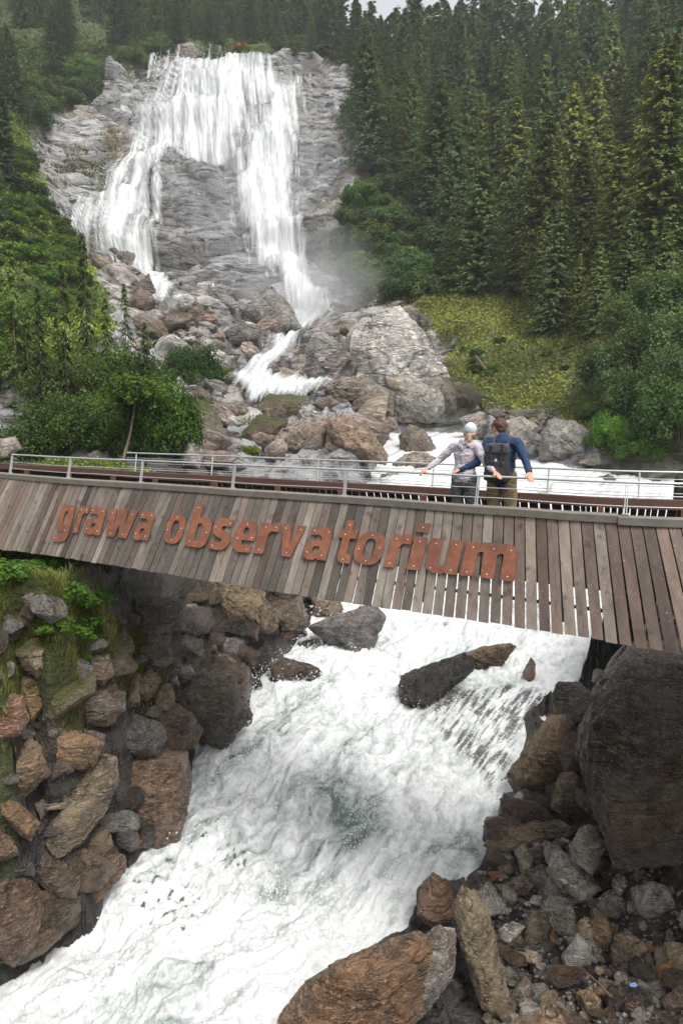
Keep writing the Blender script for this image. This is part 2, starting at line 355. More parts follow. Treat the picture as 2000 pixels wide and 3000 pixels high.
def ground_mat():
    M = MT('ground'); v = M.coord(); a = {k: M.attr(k).outputs['Fac'] for k in attrs_g}
    mp = M.n('Mapping'); mp.inputs['Scale'].default_value = (.35, .35, 1.5); mp.inputs['Rotation'].default_value = (0, .22, 0); M.l(v, mp.inputs['Vector'])
    n1 = M.noise(.22, 8, .68, v, .5); n2 = M.noise(.8, 8, .7, mp.outputs[0], .8); n3 = M.noise(3.2, 5, .7, v)
    c = M.ramp(n2, [(.36, (.022, .022, .024)), (.425, (.15, .147, .147)), (.50, (.42, .412, .408)), (.70, (.62, .607, .595))])
    c = M.mix(M.math('MULTIPLY', a['warm'], M.ramp(n1, [(.42, 0), (.62, 1)])), c, M.ramp(n2, [(.35, (.14, .09, .05)), (.6, (.44, .33, .20))]))
    c = M.mix(M.math('MULTIPLY', a['wet'], .5), c, M.mix(1., c, (.38, .38, .42), 'MULTIPLY'))
    c = M.mix(M.math('MULTIPLY', M.ramp(n3, [(.35, 1), (.5, 0)]), .45), c, (.06, .055, .05))
    c = M.mix(M.math('MULTIPLY', a['moss'], M.ramp(n3, [(.45, 0), (.6, 1)])), c, (.09, .10, .03))
    g = M.mix(M.ramp(n1, [(.35, 0), (.65, 1)]), (.035, .05, .014), (.10, .115, .03))
    g = M.mix(M.math('MULTIPLY', M.ramp(n3, [(.5, 0), (.7, 1)]), .5), g, (.12, .10, .05))
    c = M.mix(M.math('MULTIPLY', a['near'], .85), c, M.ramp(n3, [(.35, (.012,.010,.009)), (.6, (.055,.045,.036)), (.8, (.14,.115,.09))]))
    c = M.mix(a['rockm'], g, c)
    h = M.math('ADD', M.math('MULTIPLY', n2, 1.4), M.math('MULTIPLY', n3, .35))
    return M.set(Base_Color=c, Roughness=M.mix(a['wet'], (.8,.8,.8), (.38,.38,.38)), Normal=M.bump(h, 1.0, .7), Specular_IOR_Level=.35)
M_GROUND = ground_mat()
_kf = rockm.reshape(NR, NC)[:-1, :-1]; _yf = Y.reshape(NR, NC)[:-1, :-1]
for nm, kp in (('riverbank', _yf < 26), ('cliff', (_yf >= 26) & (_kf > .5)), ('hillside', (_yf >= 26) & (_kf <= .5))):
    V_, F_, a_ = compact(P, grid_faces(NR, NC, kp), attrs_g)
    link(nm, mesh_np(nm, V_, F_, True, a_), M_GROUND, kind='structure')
# displaced heights for lookups
GZ = P[:, 2].reshape(NR, NC)
def zg(x, y):
    """ground height at world x, y (arrays)"""
    x = np.atleast_1d(x).astype(float); y = np.atleast_1d(y).astype(float)
    u = np.clip(x/y, -1.29, 1.29); L = np.clip(np.log(y), Ls[0], Ls[-1]-1e-6)
    i = np.clip(np.searchsorted(Us, u)-1, 0, NC-2); j = np.clip(np.searchsorted(Ls, L)-1, 0, NR-2)
    return .5*(GZ[j, i]+GZ[j+1, i+1])
_sD = np.exp(np.linspace(math.log(4), math.log(420), 1500))
def hit(px_, py_, dmin=4., water=True):
    """first distance at which the ray through a pixel meets ground or river"""
    u, r = ray(px_, py_); u = float(u); r = float(r)
    zz = zg(u*_sD, _sD)
    if water: zz = np.maximum(zz, np.where(_sD < 50, water_z(_sD)-.0, -99)*((sdf(RIVER, *proj(u*_sD, _sD, water_z(_sD))) > 0) & (_sD < 50)) + np.where((sdf(RIVER, *proj(u*_sD, _sD, water_z(_sD))) > 0) & (_sD < 50), 0, -99))
    k = np.where((zz >= r*_sD) & (_sD >= dmin))[0]
    return float(_sD[k[0]]) if len(k) else 300.

# ------------------------------------------------------------------ river surface
def water_mat(name, veil=False):
    M = MT(name); f = M.attr('foam').outputs['Fac']; al = M.attr('cover').outputs['Fac']
    fl = M.attr('flow').outputs['Vector']
    n1 = M.noise(5.5, 6, .68, fl, .5) if veil else M.noise(2.6, 9, .76, M.coord((1, 1.25, 1), (0, 0, .5)), .3); n2 = M.noise(19, 4, .7, fl, .5) if veil else M.noise(14, 5, .75, M.coord(), .2)
    ff = M.math('ADD', f, M.math('MULTIPLY', M.math('SUBTRACT', n1, .5), .9)); ff = M.math('ADD', ff, M.math('MULTIPLY', M.math('SUBTRACT', n2, .5), .5))
    c = M.ramp(ff, [(.0, (.09, .11, .10)), (.25, (.25, .29, .27)), (.45, (.39, .42, .405)), (.68, (.53, .548, .538)), (.95, (.68, .69, .68))])
    M.set(Base_Color=c, Roughness=M.ramp(ff, [(.1, .12), (.6, .55)]), Normal=M.bump(M.math('ADD', n1, M.math('MULTIPLY', n2, .5)), .25, .04 if not veil else .3), Specular_IOR_Level=.4)
    if not veil: M.set(Subsurface_Weight=.35, Subsurface_Scale=.12, Subsurface_Radius=(1, 1, 1))
    tp = M.n('BsdfTransparent'); mx = M.n('MixShader')
    aa = M.math('ADD', al, M.math('MULTIPLY', M.math('SUBTRACT', n2, .5), .7), clamp=False)
    aa = M.ramp(aa, [(.08, 0), (1.0, 1)]) if veil else M.ramp(aa, [(.02, 0), (.9, 1)])
    M.l(aa, mx.inputs[0]); M.l(tp.outputs[0], mx.inputs[1]); M.l(M.b.outputs[0], mx.inputs[2]); M.l(mx.outputs[0], M.o.inputs['Surface'])
    return M.m
M_RIVER = water_mat('white_water'); M_FALL = water_mat('falling_water', True)
CL = np.array([at(x, y, d)[:2] for x, y, d in ((1500,1400,36),(1300,1560,27),(1420,1800,22.5),(1250,2000,18),(1050,2200,15),(900,2400,12.8),(600,2620,10.9),(250,2850,9.3),(-100,3050,8.4))])
CL = np.concatenate([CL, CL[-1:]+[[-4, -2.5]]])
def flow_coords(x, y):
    best = np.full(x.shape, 1e9); al = np.zeros(x.shape); ac = np.zeros(x.shape); s0 = 0
    for i in range(len(CL)-1):
        a, b = CL[i], CL[i+1]; e = b-a; L = np.hypot(*e); t = np.clip(((x-a[0])*e[0]+(y-a[1])*e[1])/L**2, 0, 1)
        dx = x-a[0]-t*e[0]; dy = y-a[1]-t*e[1]; d = np.hypot(dx, dy); m = d < best
        best = np.where(m, d, best); al = np.where(m, s0+t*L, al); ac = np.where(m, (e[0]*dy-e[1]*dx)/L, ac); s0 += L
    return al, ac
def river_patch(name, us, ls, label):
    u2, l2 = np.meshgrid(us, ls); u2 = u2.ravel(); l2 = l2.ravel(); y = np.exp(l2); x = u2*y; z = water_z(y)
    qx, qy = proj(x, y, z); d = sdf(RIVER, qx, qy)*y/FPX; vl = veil_zone(qx, qy, y)
    al, ac = flow_coords(x, y)
    F0 = np.stack([al, ac, z*0], 1)
    wv = np.stack([fbm(F0*.6, 4, 101), fbm(F0*.6, 4, 102), z*0], 1)*.6
    G = F0+wv
    h = fbm(F0*np.array([.42,.8,1])+wv*.5, 4, 111)*.34 + fbm(G*np.array([2.4,3.2,1]), 6, 131, .78)*.13 + (ridged(G*np.array([1.1,1.9,1]), 3, 121, .5)-.55)*.05
    rough = ss(-.2, 1.2, d)
    calm = np.maximum(ss(-60, 30, sdf([(960,2330),(1120,2320),(1130,2440),(1000,2460)], qx, qy)), ss(-40, 30, sdf([(1250,2470),(1420,2440),(1440,2530),(1220,2600),(1130,2700)], qx, qy)))
    calm = np.maximum(calm, (y < 12)*ss(-.9, -.2, -d)*ss(1100, 1300, qx))
    h = h*(1-.75*calm)*(.45+.55*rough)
    foam = .66 + (ridged(G*np.array([1.0,2.2,1]), 6, 141, .7)-.5)*.55 + fbm(G*np.array([.3,.6,1]), 3, 151)*.42 + fbm(F0*np.array([2.5,5,1])+wv*2, 6, 152, .78)*.6 + h*.55
    foam += ss(.5, -.1, d)*.25 - calm*.42
    foam += ss(14, 21, y)*.12
    near = ss(2350, 2800, qy)*.12; foam += near
    cover = np.full(len(y), 1.6)
    cover = np.where(vl > .02, 1.6-vl*(1.42-.95*ss(.30, .75, ridged(np.stack([(qx+qy*.75)*.05, (qy-qx*.5)*.009, z*0], 1), 5, 161, .65)+fbm(np.stack([qx, qy, z*0], 1)*.011, 3, 162)*.35)), cover)
    for (cx, cy, rr) in ((620,2470,60),(450,2610,110),(560,2650,60),(690,2500,40),(545,2745,25),(1540,2330,60),(1470,2300,50)):
        q = np.exp(-((qx-cx)**2+(qy-cy)**2)/rr**2)
        sp = ss(.1, .5, fbm(np.stack([qx*.045+qy*.035, qy*.03-qx*.012, z*0], 1), 6, 171, .62))
        foam -= q*sp*1.15
    Pz = z+h*(1-.8*vl)+vl*.06
    Pz -= ss(.6, -.3, d)*.10
    keep = (d > -.9-.0*y).reshape(len(ls), len(us))[:-1, :-1]
    V_, F_, a_ = compact(np.stack([x, y, Pz], 1), grid_faces(len(ls), len(us), keep), {'foam': foam, 'cover': cover, 'flow': np.stack([al*.45+wv[:,0]*.5, ac+wv[:,1]*.6, h*0], 1)})
    return link(name, mesh_np(name, V_, F_, True, a_), M_RIVER, kind='structure')
def drops(n, label):
    r_ = np.random.default_rng(77); u_ = r_.uniform(-.6, .55, n*5); y_ = np.exp(r_.uniform(math.log(8), math.log(26), n*5)); x_ = u_*y_; z_ = water_z(y_); qx, qy = proj(x_, y_, z_); d = sdf(RIVER, qx, qy)*y_/FPX
    al, ac = flow_coords(x_, y_); cl_ = fbm(np.stack([al*.7, ac*1.1, al*0], 1), 3, 171)+.25*np.exp(-(np.maximum(d, 0)/.5)**2)
    for cx, cy in ((900,2000),(560,2220),(300,2620),(1170,2000),(1020,2790),(700,2080)): cl_ += .6*np.exp(-((qx-cx)**2+(qy-cy)**2)/120.**2)
    k = np.where((d > np.where(qx < 720, .35, -.05)) & (r_.random(n*5)*.9 < cl_))[0][:n]; hgt = (.12+.5*r_.random(len(k))**3)*np.clip(cl_[k]+.3, .2, 1.3)
    C = np.stack([x_[k], y_[k], z_[k]+hgt], 1); s_ = r_.uniform(.003, .011, len(k))*(y_[k]/12)**.5
    T4 = np.array([[1,1,1],[1,-1,-1],[-1,1,-1],[-1,-1,1]], float); V = (C[:, None]+T4[None]*s_[:, None, None]*r_.uniform(.6, 1.5, (len(k), 1, 3))).reshape(-1, 3)
    F = (np.array([[0,1,2],[0,3,1],[0,2,3],[1,3,2]])[None]+4*np.arange(len(k))[:, None, None]).reshape(-1, 3)
    M = MT('spray_drops'); M.set(Base_Color=(.8,.81,.8), Roughness=.4); link('spray_drops', mesh_np('spray_drops', V, F, False), M.m, label=label, cat='spray', kind='stuff')
drops(22000, 'white drops thrown up from the torrent')
river_patch('river', np.linspace(-.75, .62, 640), np.linspace(math.log(7), math.log(52), 760), '')

# ------------------------------------------------------------------ waterfall: thin veils lying over the rock steps
def fall_sheet(name, polys, r0, r1, off, streak, margin=40):
    j0, j1 = np.searchsorted(Ls, [math.log(r0), math.log(r1)])
    idx = (np.arange(j0, j1)[:, None]*NC+np.arange(NC)[None, :]).ravel(); nr = j1-j0
    B = A[idx].copy(); dd = disp[idx].reshape(nr, NC)
    k = np.ones(9)/9                                            # water bridges the small steps
    for _ in range(4): dd = np.maximum(dd, np.maximum(np.maximum(np.roll(dd, 1, 0), np.roll(dd, -1, 0)), np.maximum(np.roll(dd, 1, 1), np.roll(dd, -1, 1))))
    for ax, n_ in ((0, 2), (1, 2)):
        for _ in range(n_): dd = np.apply_along_axis(lambda m: np.convolve(m, k, 'same'), ax, dd)
    dd = np.maximum(dd.ravel(), disp[idx]*.6+dd.ravel()*.4)
    q = px[idx]; r = py[idx]
    cov = np.zeros(len(q)); m_ = np.full(len(q), -999.)
    for poly, st, fe in polys:
        s_ = sdf(poly, q, r); cov = np.maximum(cov, st*ss(-fe, fe, s_)); m_ = np.maximum(m_, s_)
    a_, b_ = streak(q, r)
    S = np.stack([a_, b_, q*0], 1)
    st1 = fbm(S*np.array([1, .6, 1]), 4, 201); st2 = ridged(S*np.array([3.1, .9, 1]), 4, 211)-.55
    gap = fbm(np.stack([q*.02, r*.05, q*0], 1), 4, 221)
    cover = cov + (st1*.85+st2*.95)*(1.15-cov*.72) - .30*ss(.1,.6,gap)*(1-cov*.7) - .14
    cover = np.where(cov < .02, -1, cover)
    ofs = off*(.25+cov)+st1*.5*cov
    V = B+(dd+ofs)[:, None]*Nrm
    keep = (m_ > -margin).reshape(nr, NC)[:-1, :-1]
    foam = .72+st1*.25+st2*.4+(cov-.8)*.2
    V_, F_, at_ = compact(V, grid_faces(nr, NC, keep), {'foam': foam, 'cover': cover, 'flow': np.stack([a_*.5, b_*.35, q*0], 1)})
    return link(name, mesh_np(name, V_, F_, True, at_), M_FALL, kind='structure')
MAIN = [(560,200),(600,188),(700,190),(740,225),(755,280),(740,340),(715,420),(715,470),(650,480),(560,455),(490,520),(465,600),(440,690),(445,790),(395,800),(330,740),(250,690),(300,600),(360,500),(420,420),(490,330),(540,240)]
THIN = [(430,175),(560,178),(720,195),(800,240),(890,250),(880,300),(860,500),(700,640),(690,520),(560,450),(440,560),(440,720),(250,700),(190,690),(290,560),(380,400),(460,260)]
RIGHT = [(800,262),(880,252),(872,310),(858,450),(856,560),(872,680),(890,780),(915,870),(955,935),(860,930),(800,830),(745,720),(712,620),(700,540),(735,440),(770,350),(795,280)]
fall_sheet('waterfall', [(MAIN, .98, 55), (RIGHT, 1.12, 38), (THIN, .68, 36)], 84, 158, 1.0,
  lambda q, r: (np.where(q > 690+0*r, (q-(r-200)*.12)*.035, ((q-640)/(r+260))*28), r*.009))
fall_sheet('cascade', [(CASC, 1.15, 20), (SIDE, 1.05, 15)], 46, 110, .35, lambda q, r: ((q+r*.8)*.05, (r-q*.3)*.02), 30)
# ------------------------------------------------------------------ the footbridge
ZT, ZB, ZD = -1.22, -2.61, -1.78
def on_z(x, y, z):
    u, r = ray(x, y); D = z/float(r); return np.array([float(u)*D, D, z])
TB = [((-420,1362),(-640,1570)),((-200,1377),(-350,1586)),((0,1391),(-112,1600)),((191,1407),(103,1622)),((450,1423),(352,1660)),((700,1441),(612,1702)),((930,1456),(850,1740)),((1150,1471),(1088,1776)),((1340,1486),(1308,1806)),
 ((1500,1497),(1495,1834)),((1650,1508),(1672,1862)),((1800,1517),(1850,1893)),((1950,1524),(2045,1930)),((2150,1531),(2300,1975)),((2400,1540),(2620,2035)),((2800,1549),(3060,2090)),((3300,1558),(3600,2140))]
_ts = np.array([a[0][0] for a in TB], float)
_T = np.array([on_z(*a[0], ZT) for a in TB]); _B = np.array([on_z(*a[1], ZB) for a in TB])
def _cubic(xs, P, x):
    """smooth (Catmull-Rom) interpolation"""
    x = np.atleast_1d(x); i = np.clip(np.searchsorted(xs, x)-1, 0, len(xs)-2)
    m = np.gradient(P, xs, axis=0); h = (xs[i+1]-xs[i])[:, None]; t = ((x-xs[i])/(xs[i+1]-xs[i]))[:, None]
    return (2*t**3-3*t**2+1)*P[i]+(t**3-2*t**2+t)*h*m[i]+(-2*t**3+3*t**2)*P[i+1]+(t**3-t**2)*h*m[i+1]
# reparametrise by arc length of the top edge
_sx = np.linspace(-420, 3300, 2200); _tp = _cubic(_ts, _T, _sx); _al = np.concatenate([[0], np.cumsum(np.linalg.norm(np.diff(_tp, axis=0), axis=1))])
def sx_of(a): return np.interp(a, _al, _sx)
def a_of(sx): return np.interp(sx, _sx, _al)
def Tp(a): return _cubic(_ts, _T, sx_of(a))
def Bp(a): return _cubic(_ts, _B, sx_of(a))
def surf(a, t, off=0.):
    """point on the sloping cladding: a metres along, t from top 0 to bottom 1, off metres proud of it"""
    a = np.atleast_1d(a).astype(float); t = np.atleast_1d(t).astype(float)[:, None]
    P = Tp(a)*(1-t)+Bp(a)*t; d = Bp(a)-Tp(a); a_ = np.clip(a, .03, _al[-1]-.03); e = Tp(a_+.02)-Tp(a_-.02)
    n = np.cross(d, e); n /= np.linalg.norm(n, axis=1)[:, None]+1e-9; n *= np.sign(-n[:, 1])[:, None]
    return P+n*np.asarray(off).reshape(-1, 1) if np.ndim(off) else P+n*off
def nrm2(a):   # horizontal normal of the top edge, pointing away from the camera
    e = Tp(a+.03)-Tp(a-.03); n = np.stack([-e[:,1], e[:,0], e[:,0]*0], 1); n /= np.linalg.norm(n, axis=1)[:, None]; return n*np.sign(n[:,1])[:, None]
def back(a, off, z):
    p = Tp(np.atleast_1d(a))+nrm2(np.atleast_1d(a))*off; p[:, 2] = z; return p
class MB:
    """collects quads/boxes into one mesh"""
    def __init__(s): s.V = []; s.F = []; s.t = []; s.n = 0
    def prism8(s, c, tint=.5):       # c: 8 corners, bottom ring 0-3, top ring 4-7
        s.V.append(np.asarray(c)); s.t.append(np.full(8, tint)); b = s.n
        s.F += [[b,b+3,b+2,b+1],[b+4,b+5,b+6,b+7],[b,b+1,b+5,b+4],[b+1,b+2,b+6,b+5],[b+2,b+3,b+7,b+6],[b+3,b,b+4,b+7]]; s.n += 8
    def ring_tube(s, pts, r, k=8, tint=.5, closed=True):
        pts = np.asarray(pts, float); m = len(pts); r = np.broadcast_to(r, (m,))
        T = np.gradient(pts, axis=0); T /= np.linalg.norm(T, axis=1)[:, None]+1e-9
        up = np.where(np.abs(T[:, 2:3]) > .9, [[1., 0, 0]], [[0, 0, 1.]]); A_ = np.cross(T, up); A_ /= np.linalg.norm(A_, axis=1)[:, None]; B_ = np.cross(T, A_)
        th = np.linspace(0, 2*math.pi, k, endpoint=False)
        V = pts[:, None]+r[:, None, None]*(np.cos(th)[None, :, None]*A_[:, None]+np.sin(th)[None, :, None]*B_[:, None])
        b = s.n; s.V.append(V.reshape(-1, 3)); s.t.append(np.full(m*k, tint)); s.n += m*k
        for i in range(m-1):
            for j in range(k): s.F.append([b+i*k+j, b+i*k+(j+1) % k, b+(i+1)*k+(j+1) % k, b+(i+1)*k+j])
        if closed and k == 8:
            for o in (0, (m-1)*k):
                s.F += [[b+o, b+o+1, b+o+2, b+o+3], [b+o, b+o+3, b+o+4, b+o+7], [b+o+4, b+o+5, b+o+6, b+o+7]]
    def band(s, rings, tint=.5):     # rings: list of (n,3) arrays forming a closed cross-section, swept along n
        R = np.stack(rings, 1); m, k = R.shape[:2]; b = s.n; s.V.append(R.reshape(-1, 3)); s.t.append(np.full(m*k, tint)); s.n += m*k
        for i in range(m-1):
            for j in range(k): s.F.append([b+i*k+j, b+i*k+(j+1) % k, b+(i+1)*k+(j+1) % k, b+(i+1)*k+j])
        if k == 4: s.F += [[b, b+1, b+2, b+3], [b+(m-1)*k+3, b+(m-1)*k+2, b+(m-1)*k+1, b+(m-1)*k]]
    def build(s, name, mat, parent=None, smooth=False, **kw):
        me = mesh_np(name, np.concatenate(s.V), np.array(s.F), smooth, {'tint': np.concatenate(s.t)})
        return link(name, me, mat, parent, **kw)
def wood_mat(name, dark, light, red, sc=(1,1,1)):
    M = MT(name); t = M.attr('tint').outputs['Fac']; uv = M.attr('grain').outputs['Vector']; v = M.coord()
    g = M.noise(2.2, 5, .7, uv, .5); k = M.noise(6.5, 2, .4, v); f = M.noise(14, 4, .7, uv)
    sp = M.noise(38, 2, .5, v)
    c = M.mix(t, dark, light)
    c = M.mix(M.math('MULTIPLY', M.attr('red').outputs['Fac'], .8), c, red)
    c = M.mix(1., c, M.ramp(g, [(.3, .55), (.7, 1.35)]), 'MULTIPLY')
    c = M.mix(1., c, M.ramp(f, [(.3, .75), (.7, 1.2)]), 'MULTIPLY')
    c = M.mix(M.math('MULTIPLY', M.ramp(k, [(.60, 0), (.72, 1)]), .6), c, (.03, .02, .015))
    c = M.mix(M.math('MULTIPLY', M.ramp(sp, [(.68, 0), (.76, 1)]), .5), c, (.5, .47, .42))
    return M.set(Base_Color=c, Roughness=.75, Normal=M.bump(M.math('ADD', g, f), .35, .01))
M_PLANK = wood_mat('weathered_planks', (.055, .045, .037), (.24, .205, .17), (.24, .125, .09))
M_BEAM = simple('grey_beam_wood', (.17, .155, .13), .85, nscale=7, var=.5, bump=.4)
M_DARK = simple('dark_timber', (.035, .022, .017), .85, nscale=4, var=.4)
M_BROWN = simple('red_brown_timber', (.085, .040, .028), .75, nscale=3, var=.45, bump=.3)
M_STEEL = simple('galvanised_steel', (.50, .51, .50), .4, .55, nscale=20, var=.12)
def rust_mat():
    M = MT('rusted_steel'); n = M.noise(9, 6, .7, M.coord()); n2 = M.noise(2.2, 3, .6, M.coord())
    c = M.mix(M.ramp(n, [(.35, 0), (.65, 1)]), (.155, .052, .026), (.27, .10, .052)); c = M.mix(M.math('MULTIPLY', M.ramp(n2, [(.45, 0), (.65, 1)]), .5), c, (.09, .04, .03))
    return M.set(Base_Color=c, Roughness=.8, Normal=M.bump(n, .3, .01))
M_RUST = rust_mat(); M_BOLT = simple('bolt_heads', (.85, .85, .82), .35, .3)

bridge = bpy.data.objects.new('footbridge', None); COL.objects.link(bridge); bridge.location = (0, 9, ZD)
tag(bridge, 'long curved footbridge with sloping plank side carrying rust red lettering', 'bridge')
def badd(mb, name, mat, parent=bridge, **kw):
    o = mb.build(name, mat, parent, **kw)
    if parent is bridge: o.location = (-0, -9, -ZD)
    return o
A0, A1 = a_of(-400), a_of(3150)
# near cladding: one plank after another, each a real board with gaps that widen to the foot
def cladding(fn, a0, a1, pitch, gap0, gap1, flip=1):
    V, F, T, R, Gr = [], [], [], [], []; a = a0; k = 0; n = 0
    while a < a1:
        sx = float(sx_of(a)); g0 = gap0+random.uniform(-.002, .003); g1 = gap1+random.uniform(-.003, .004)
        L = 8; tt = np.linspace(.035, 1+random.uniform(-.006, .006), L); wob = random.uniform(-.004, .004)
        tint = min(1, max(0, random.gauss(.45, .27))); 
        right = ss(1250, 1700, np.array(sx)); left = ss(350, 60, np.array(sx))
        red = float(np.clip(-.02+.34*right+.12*left+random.gauss(0, .12), 0, 1))
        th = .026+random.uniform(-.003, .003)
        for i, t in enumerate(tt):
            g = g0+(g1-g0)*t*float(ss(900, 1500, np.array(sx))*.75+.25)
            aa = np.array([a+g/2, a+pitch-g/2, a+pitch-g/2, a+g/2])+wob*t
            off = np.array([0, 0, th, th])+random.uniform(-.001, .001)
            V.append(fn(aa, np.full(4, t), off)); T += [tint]*4; R += [red]*4
            Gr += [[k*3.3+x, t*.45+k*.37, 0] for x in (0, .12, .12, 0)]
        for i in range(L-1):
            for j in range(4): F.append([n+i*4+j, n+i*4+(j+1) % 4, n+(i+1)*4+(j+1) % 4, n+(i+1)*4+j])
        F += [[n, n+1, n+2, n+3], [n+(L-1)*4+3, n+(L-1)*4+2, n+(L-1)*4+1, n+(L-1)*4]]
        n += L*4; a += pitch; k += 1
    return np.concatenate(V), np.array(F), {'tint': np.array(T), 'red': np.array(R), 'grain': np.array(Gr)}
V_, F_, a_ = cladding(surf, A0, A1, .1345, .010, .026)
me = mesh_np('cladding', V_, F_, False, a_)
o = link('cladding', me, M_PLANK, bridge, label='sloping side of upright weathered grey and reddish planks with narrow gaps'); o.location = (0, -9, -ZD)
# dark boarding and rails behind the upper planks
al_ = np.linspace(A0, A1, 90)
mb = MB(); mb.band([surf(al_, np.full(90, .03), -.03), surf(al_, np.full(90, .60), -.03), surf(al_, np.full(90, .60), -.06), surf(al_, np.full(90, .03), -.06)])
mb.band([surf(al_, np.full(90, .745), -.004), surf(al_, np.full(90, .775), -.004), surf(al_, np.full(90, .775), -.07), surf(al_, np.full(90, .745), -.07)])
for a in np.arange(A0+.5, A1, 1.6):
    c = [surf([a], [.05], -.03)[0], surf([a+.08], [.05], -.03)[0], surf([a+.08], [.05], -.13)[0], surf([a], [.05], -.13)[0], surf([a], [.9], -.01)[0], surf([a+.08], [.9], -.01)[0], surf([a+.08], [.9], -.09)[0], surf([a], [.9], -.09)[0]]
    mb.prism8(c)
badd(mb, 'cladding_frame', M_DARK)
# capping beam in two lengths with a step near the right-hand post
mb = MB(); asp = a_of(1808)
for (a0, a1, dz, dn) in ((A0, asp, 0, 0), (asp+.004, A1, -.012, -.02)):
    q = np.linspace(a0, a1, 60); f = nrm2(q); T_ = Tp(q); wv = fbm(np.stack([q*1.3, q*0, q*0], 1), 3, 5)*.006
    def cp(n, z): p = T_+f*(n+dn); p[:, 2] = ZT+z+dz+wv; return p
    mb.band([cp(-.075, -.055), cp(-.085, .035), cp(.07, .045), cp(.07, -.045)])
o = badd(mb, 'capping_beam', M_BEAM)
# deck, and the far side: beam, planks, posts
WD = 1.75
mb = MB()
mb.band([back(al_, .02, ZD), back(al_, WD, ZD), back(al_, WD, ZD-.09), back(al_, .02, ZD-.09)]); badd(mb, 'deck', M_DARK)
mb = MB()
for off in (.35, WD-.35): mb.band([back(al_, off, ZD-.095), back(al_, off+.14, ZD-.095), back(al_, off+.14, ZD-.42), back(al_, off, ZD-.42)])
badd(mb, 'girders', M_DARK)
mb = MB(); mb.band([back(al_, WD-.02, ZT-.10), back(al_, WD-.02, ZT+.035), back(al_, WD+.12, ZT+.035), back(al_, WD+.12, ZT-.10)]); badd(mb, 'far_capping_beam', M_BROWN)
def fsurf(a, t, off=0.):
    a = np.atleast_1d(a); t = np.atleast_1d(t)[:, None]; p = Tp(a)+nrm2(a)*(WD+.05+.35*t); p[:, 2] = ZT-.02-(t[:, 0])*.75; return p+nrm2(a)*np.asarray(off).reshape(-1, 1)
V_, F_, a_ = cladding(fsurf, A0, A1, .1345, .022, .026)
o = link('far_cladding', mesh_np('far_cladding', V_, F_, False, a_), M_DARK, bridge); o.location = (0, -9, -ZD)  # dark timber colour stands in for the shade on the inner faces
M_STUD = simple('rust_brown_studs', (.12, .052, .025), .8, nscale=4, var=.4)
for a in np.arange(A0+.9, A1, 1.45):
    mb = MB()
    c = [back([a+i], j, ZD)[0] for i, j in ((0, WD-.10), (.09, WD-.10), (.09, WD-.02), (0, WD-.02))]+[back([a+i], j, ZT-.09)[0] for i, j in ((0, WD-.10), (.09, WD-.10), (.09, WD-.02), (0, WD-.02))]
    mb.prism8(c); badd(mb, 'parapet_stud', M_STUD)
# railings
ZR = -.80
def railpt(a, off, z): p = Tp(np.atleast_1d(a))+nrm2(np.atleast_1d(a))*off; p[:, 2] = z; return p
posts = [(28, 0),(198, 0),(410, 0),(679, 0),(1006, 0),(1392, 0),(1830, 0),(-150, 0),(2360, 0), (2900, 0)]
for sxp, _ in posts:
    a = a_of(sxp); mb = MB(); dn = nrm2(np.array([a]))[0]; e = (Tp(a+.02)-Tp(a-.02))[0]; e /= np.linalg.norm(e)
    p0 = railpt(a, .02, ZT+.04)[0]; p1 = railpt(a, .10, ZR-.01)[0]
    for sgn in (-1, 1):
        q0, q1 = p0+e*sgn*.012, p1+e*sgn*.012
        c = [q0-e*.005-dn*.02, q0+e*.005-dn*.02, q0+e*.005+dn*.02, q0-e*.005+dn*.02]; c += [q1-e*.005-dn*.015, q1+e*.005-dn*.015, q1+e*.005+dn*.015, q1-e*.005+dn*.015]
        mb.prism8(c)
    c = [p0-e*.04-dn*.04, p0+e*.04-dn*.04, p0+e*.04+dn*.04, p0-e*.04+dn*.04]; mb.prism8(c+[x+np.array([0, 0, .014]) for x in c])
    badd(mb, 'rail_post', M_STEEL)
qa = np.linspace(a_of(28), A1, 120)
mb = MB(); mb.ring_tube(railpt(qa, .105, ZR), .016); badd(mb, 'handrail', M_STEEL, smooth=True)
for z, off, r in ((-.945, .08, .0065), (-1.07, .05, .0065)):
    mb = MB(); p = railpt(qa, off, z); 
    p[:, 2] -= .012*np.abs(np.sin(np.linspace(0, 20, len(p))))
    mb.ring_tube(p, r); badd(mb, 'guard_wire', M_STEEL, smooth=True)
qb = np.linspace(a_of(150), A1, 120)
mb = MB(); mb.ring_tube(railpt(qb, WD+.10, ZR), .015); badd(mb, 'handrail', M_STEEL, smooth=True)
for z in (-.90, -1.0, -1.10):
    mb = MB(); p = railpt(qb, WD+.08, z); mb.ring_tube(p, .005); badd(mb, 'guard_wire', M_STEEL, smooth=True)
for sxp in (180, 430, 760, 1120, 1500, 1910, 2300, 2750):
    a = a_of(sxp); mb = MB(); mb.ring_tube(np.array([railpt(a, WD+.04, ZT+.03)[0], railpt(a, WD+.10, ZR)[0]]), .014); badd(mb, 'rail_post', M_STEEL)

# lettering: rusted plates bolted onto the planks
LET = [('g',171,233),('r',227,268),('a',254,320),('w',312,410),('a',399,461),('o',487,555),('b',553,630),('s',621,693),('e',688,762),('r',755,823),('v',817,897),('a',895,977),('t',984,1047),('o',1041,1133),('r',1136,1207),('i',1199,1255),('u',1252,1355),('m',1356,1519)]
_as = np.linspace(a_of(0), a_of(2000), 3000); _pm = surf(_as, np.full(3000, .48)); _pmx, _ = proj(_pm[:,0], _pm[:,1], _pm[:,2])
def a_from_px(x): return float(np.interp(x, _pmx, _as))
STEM = .25
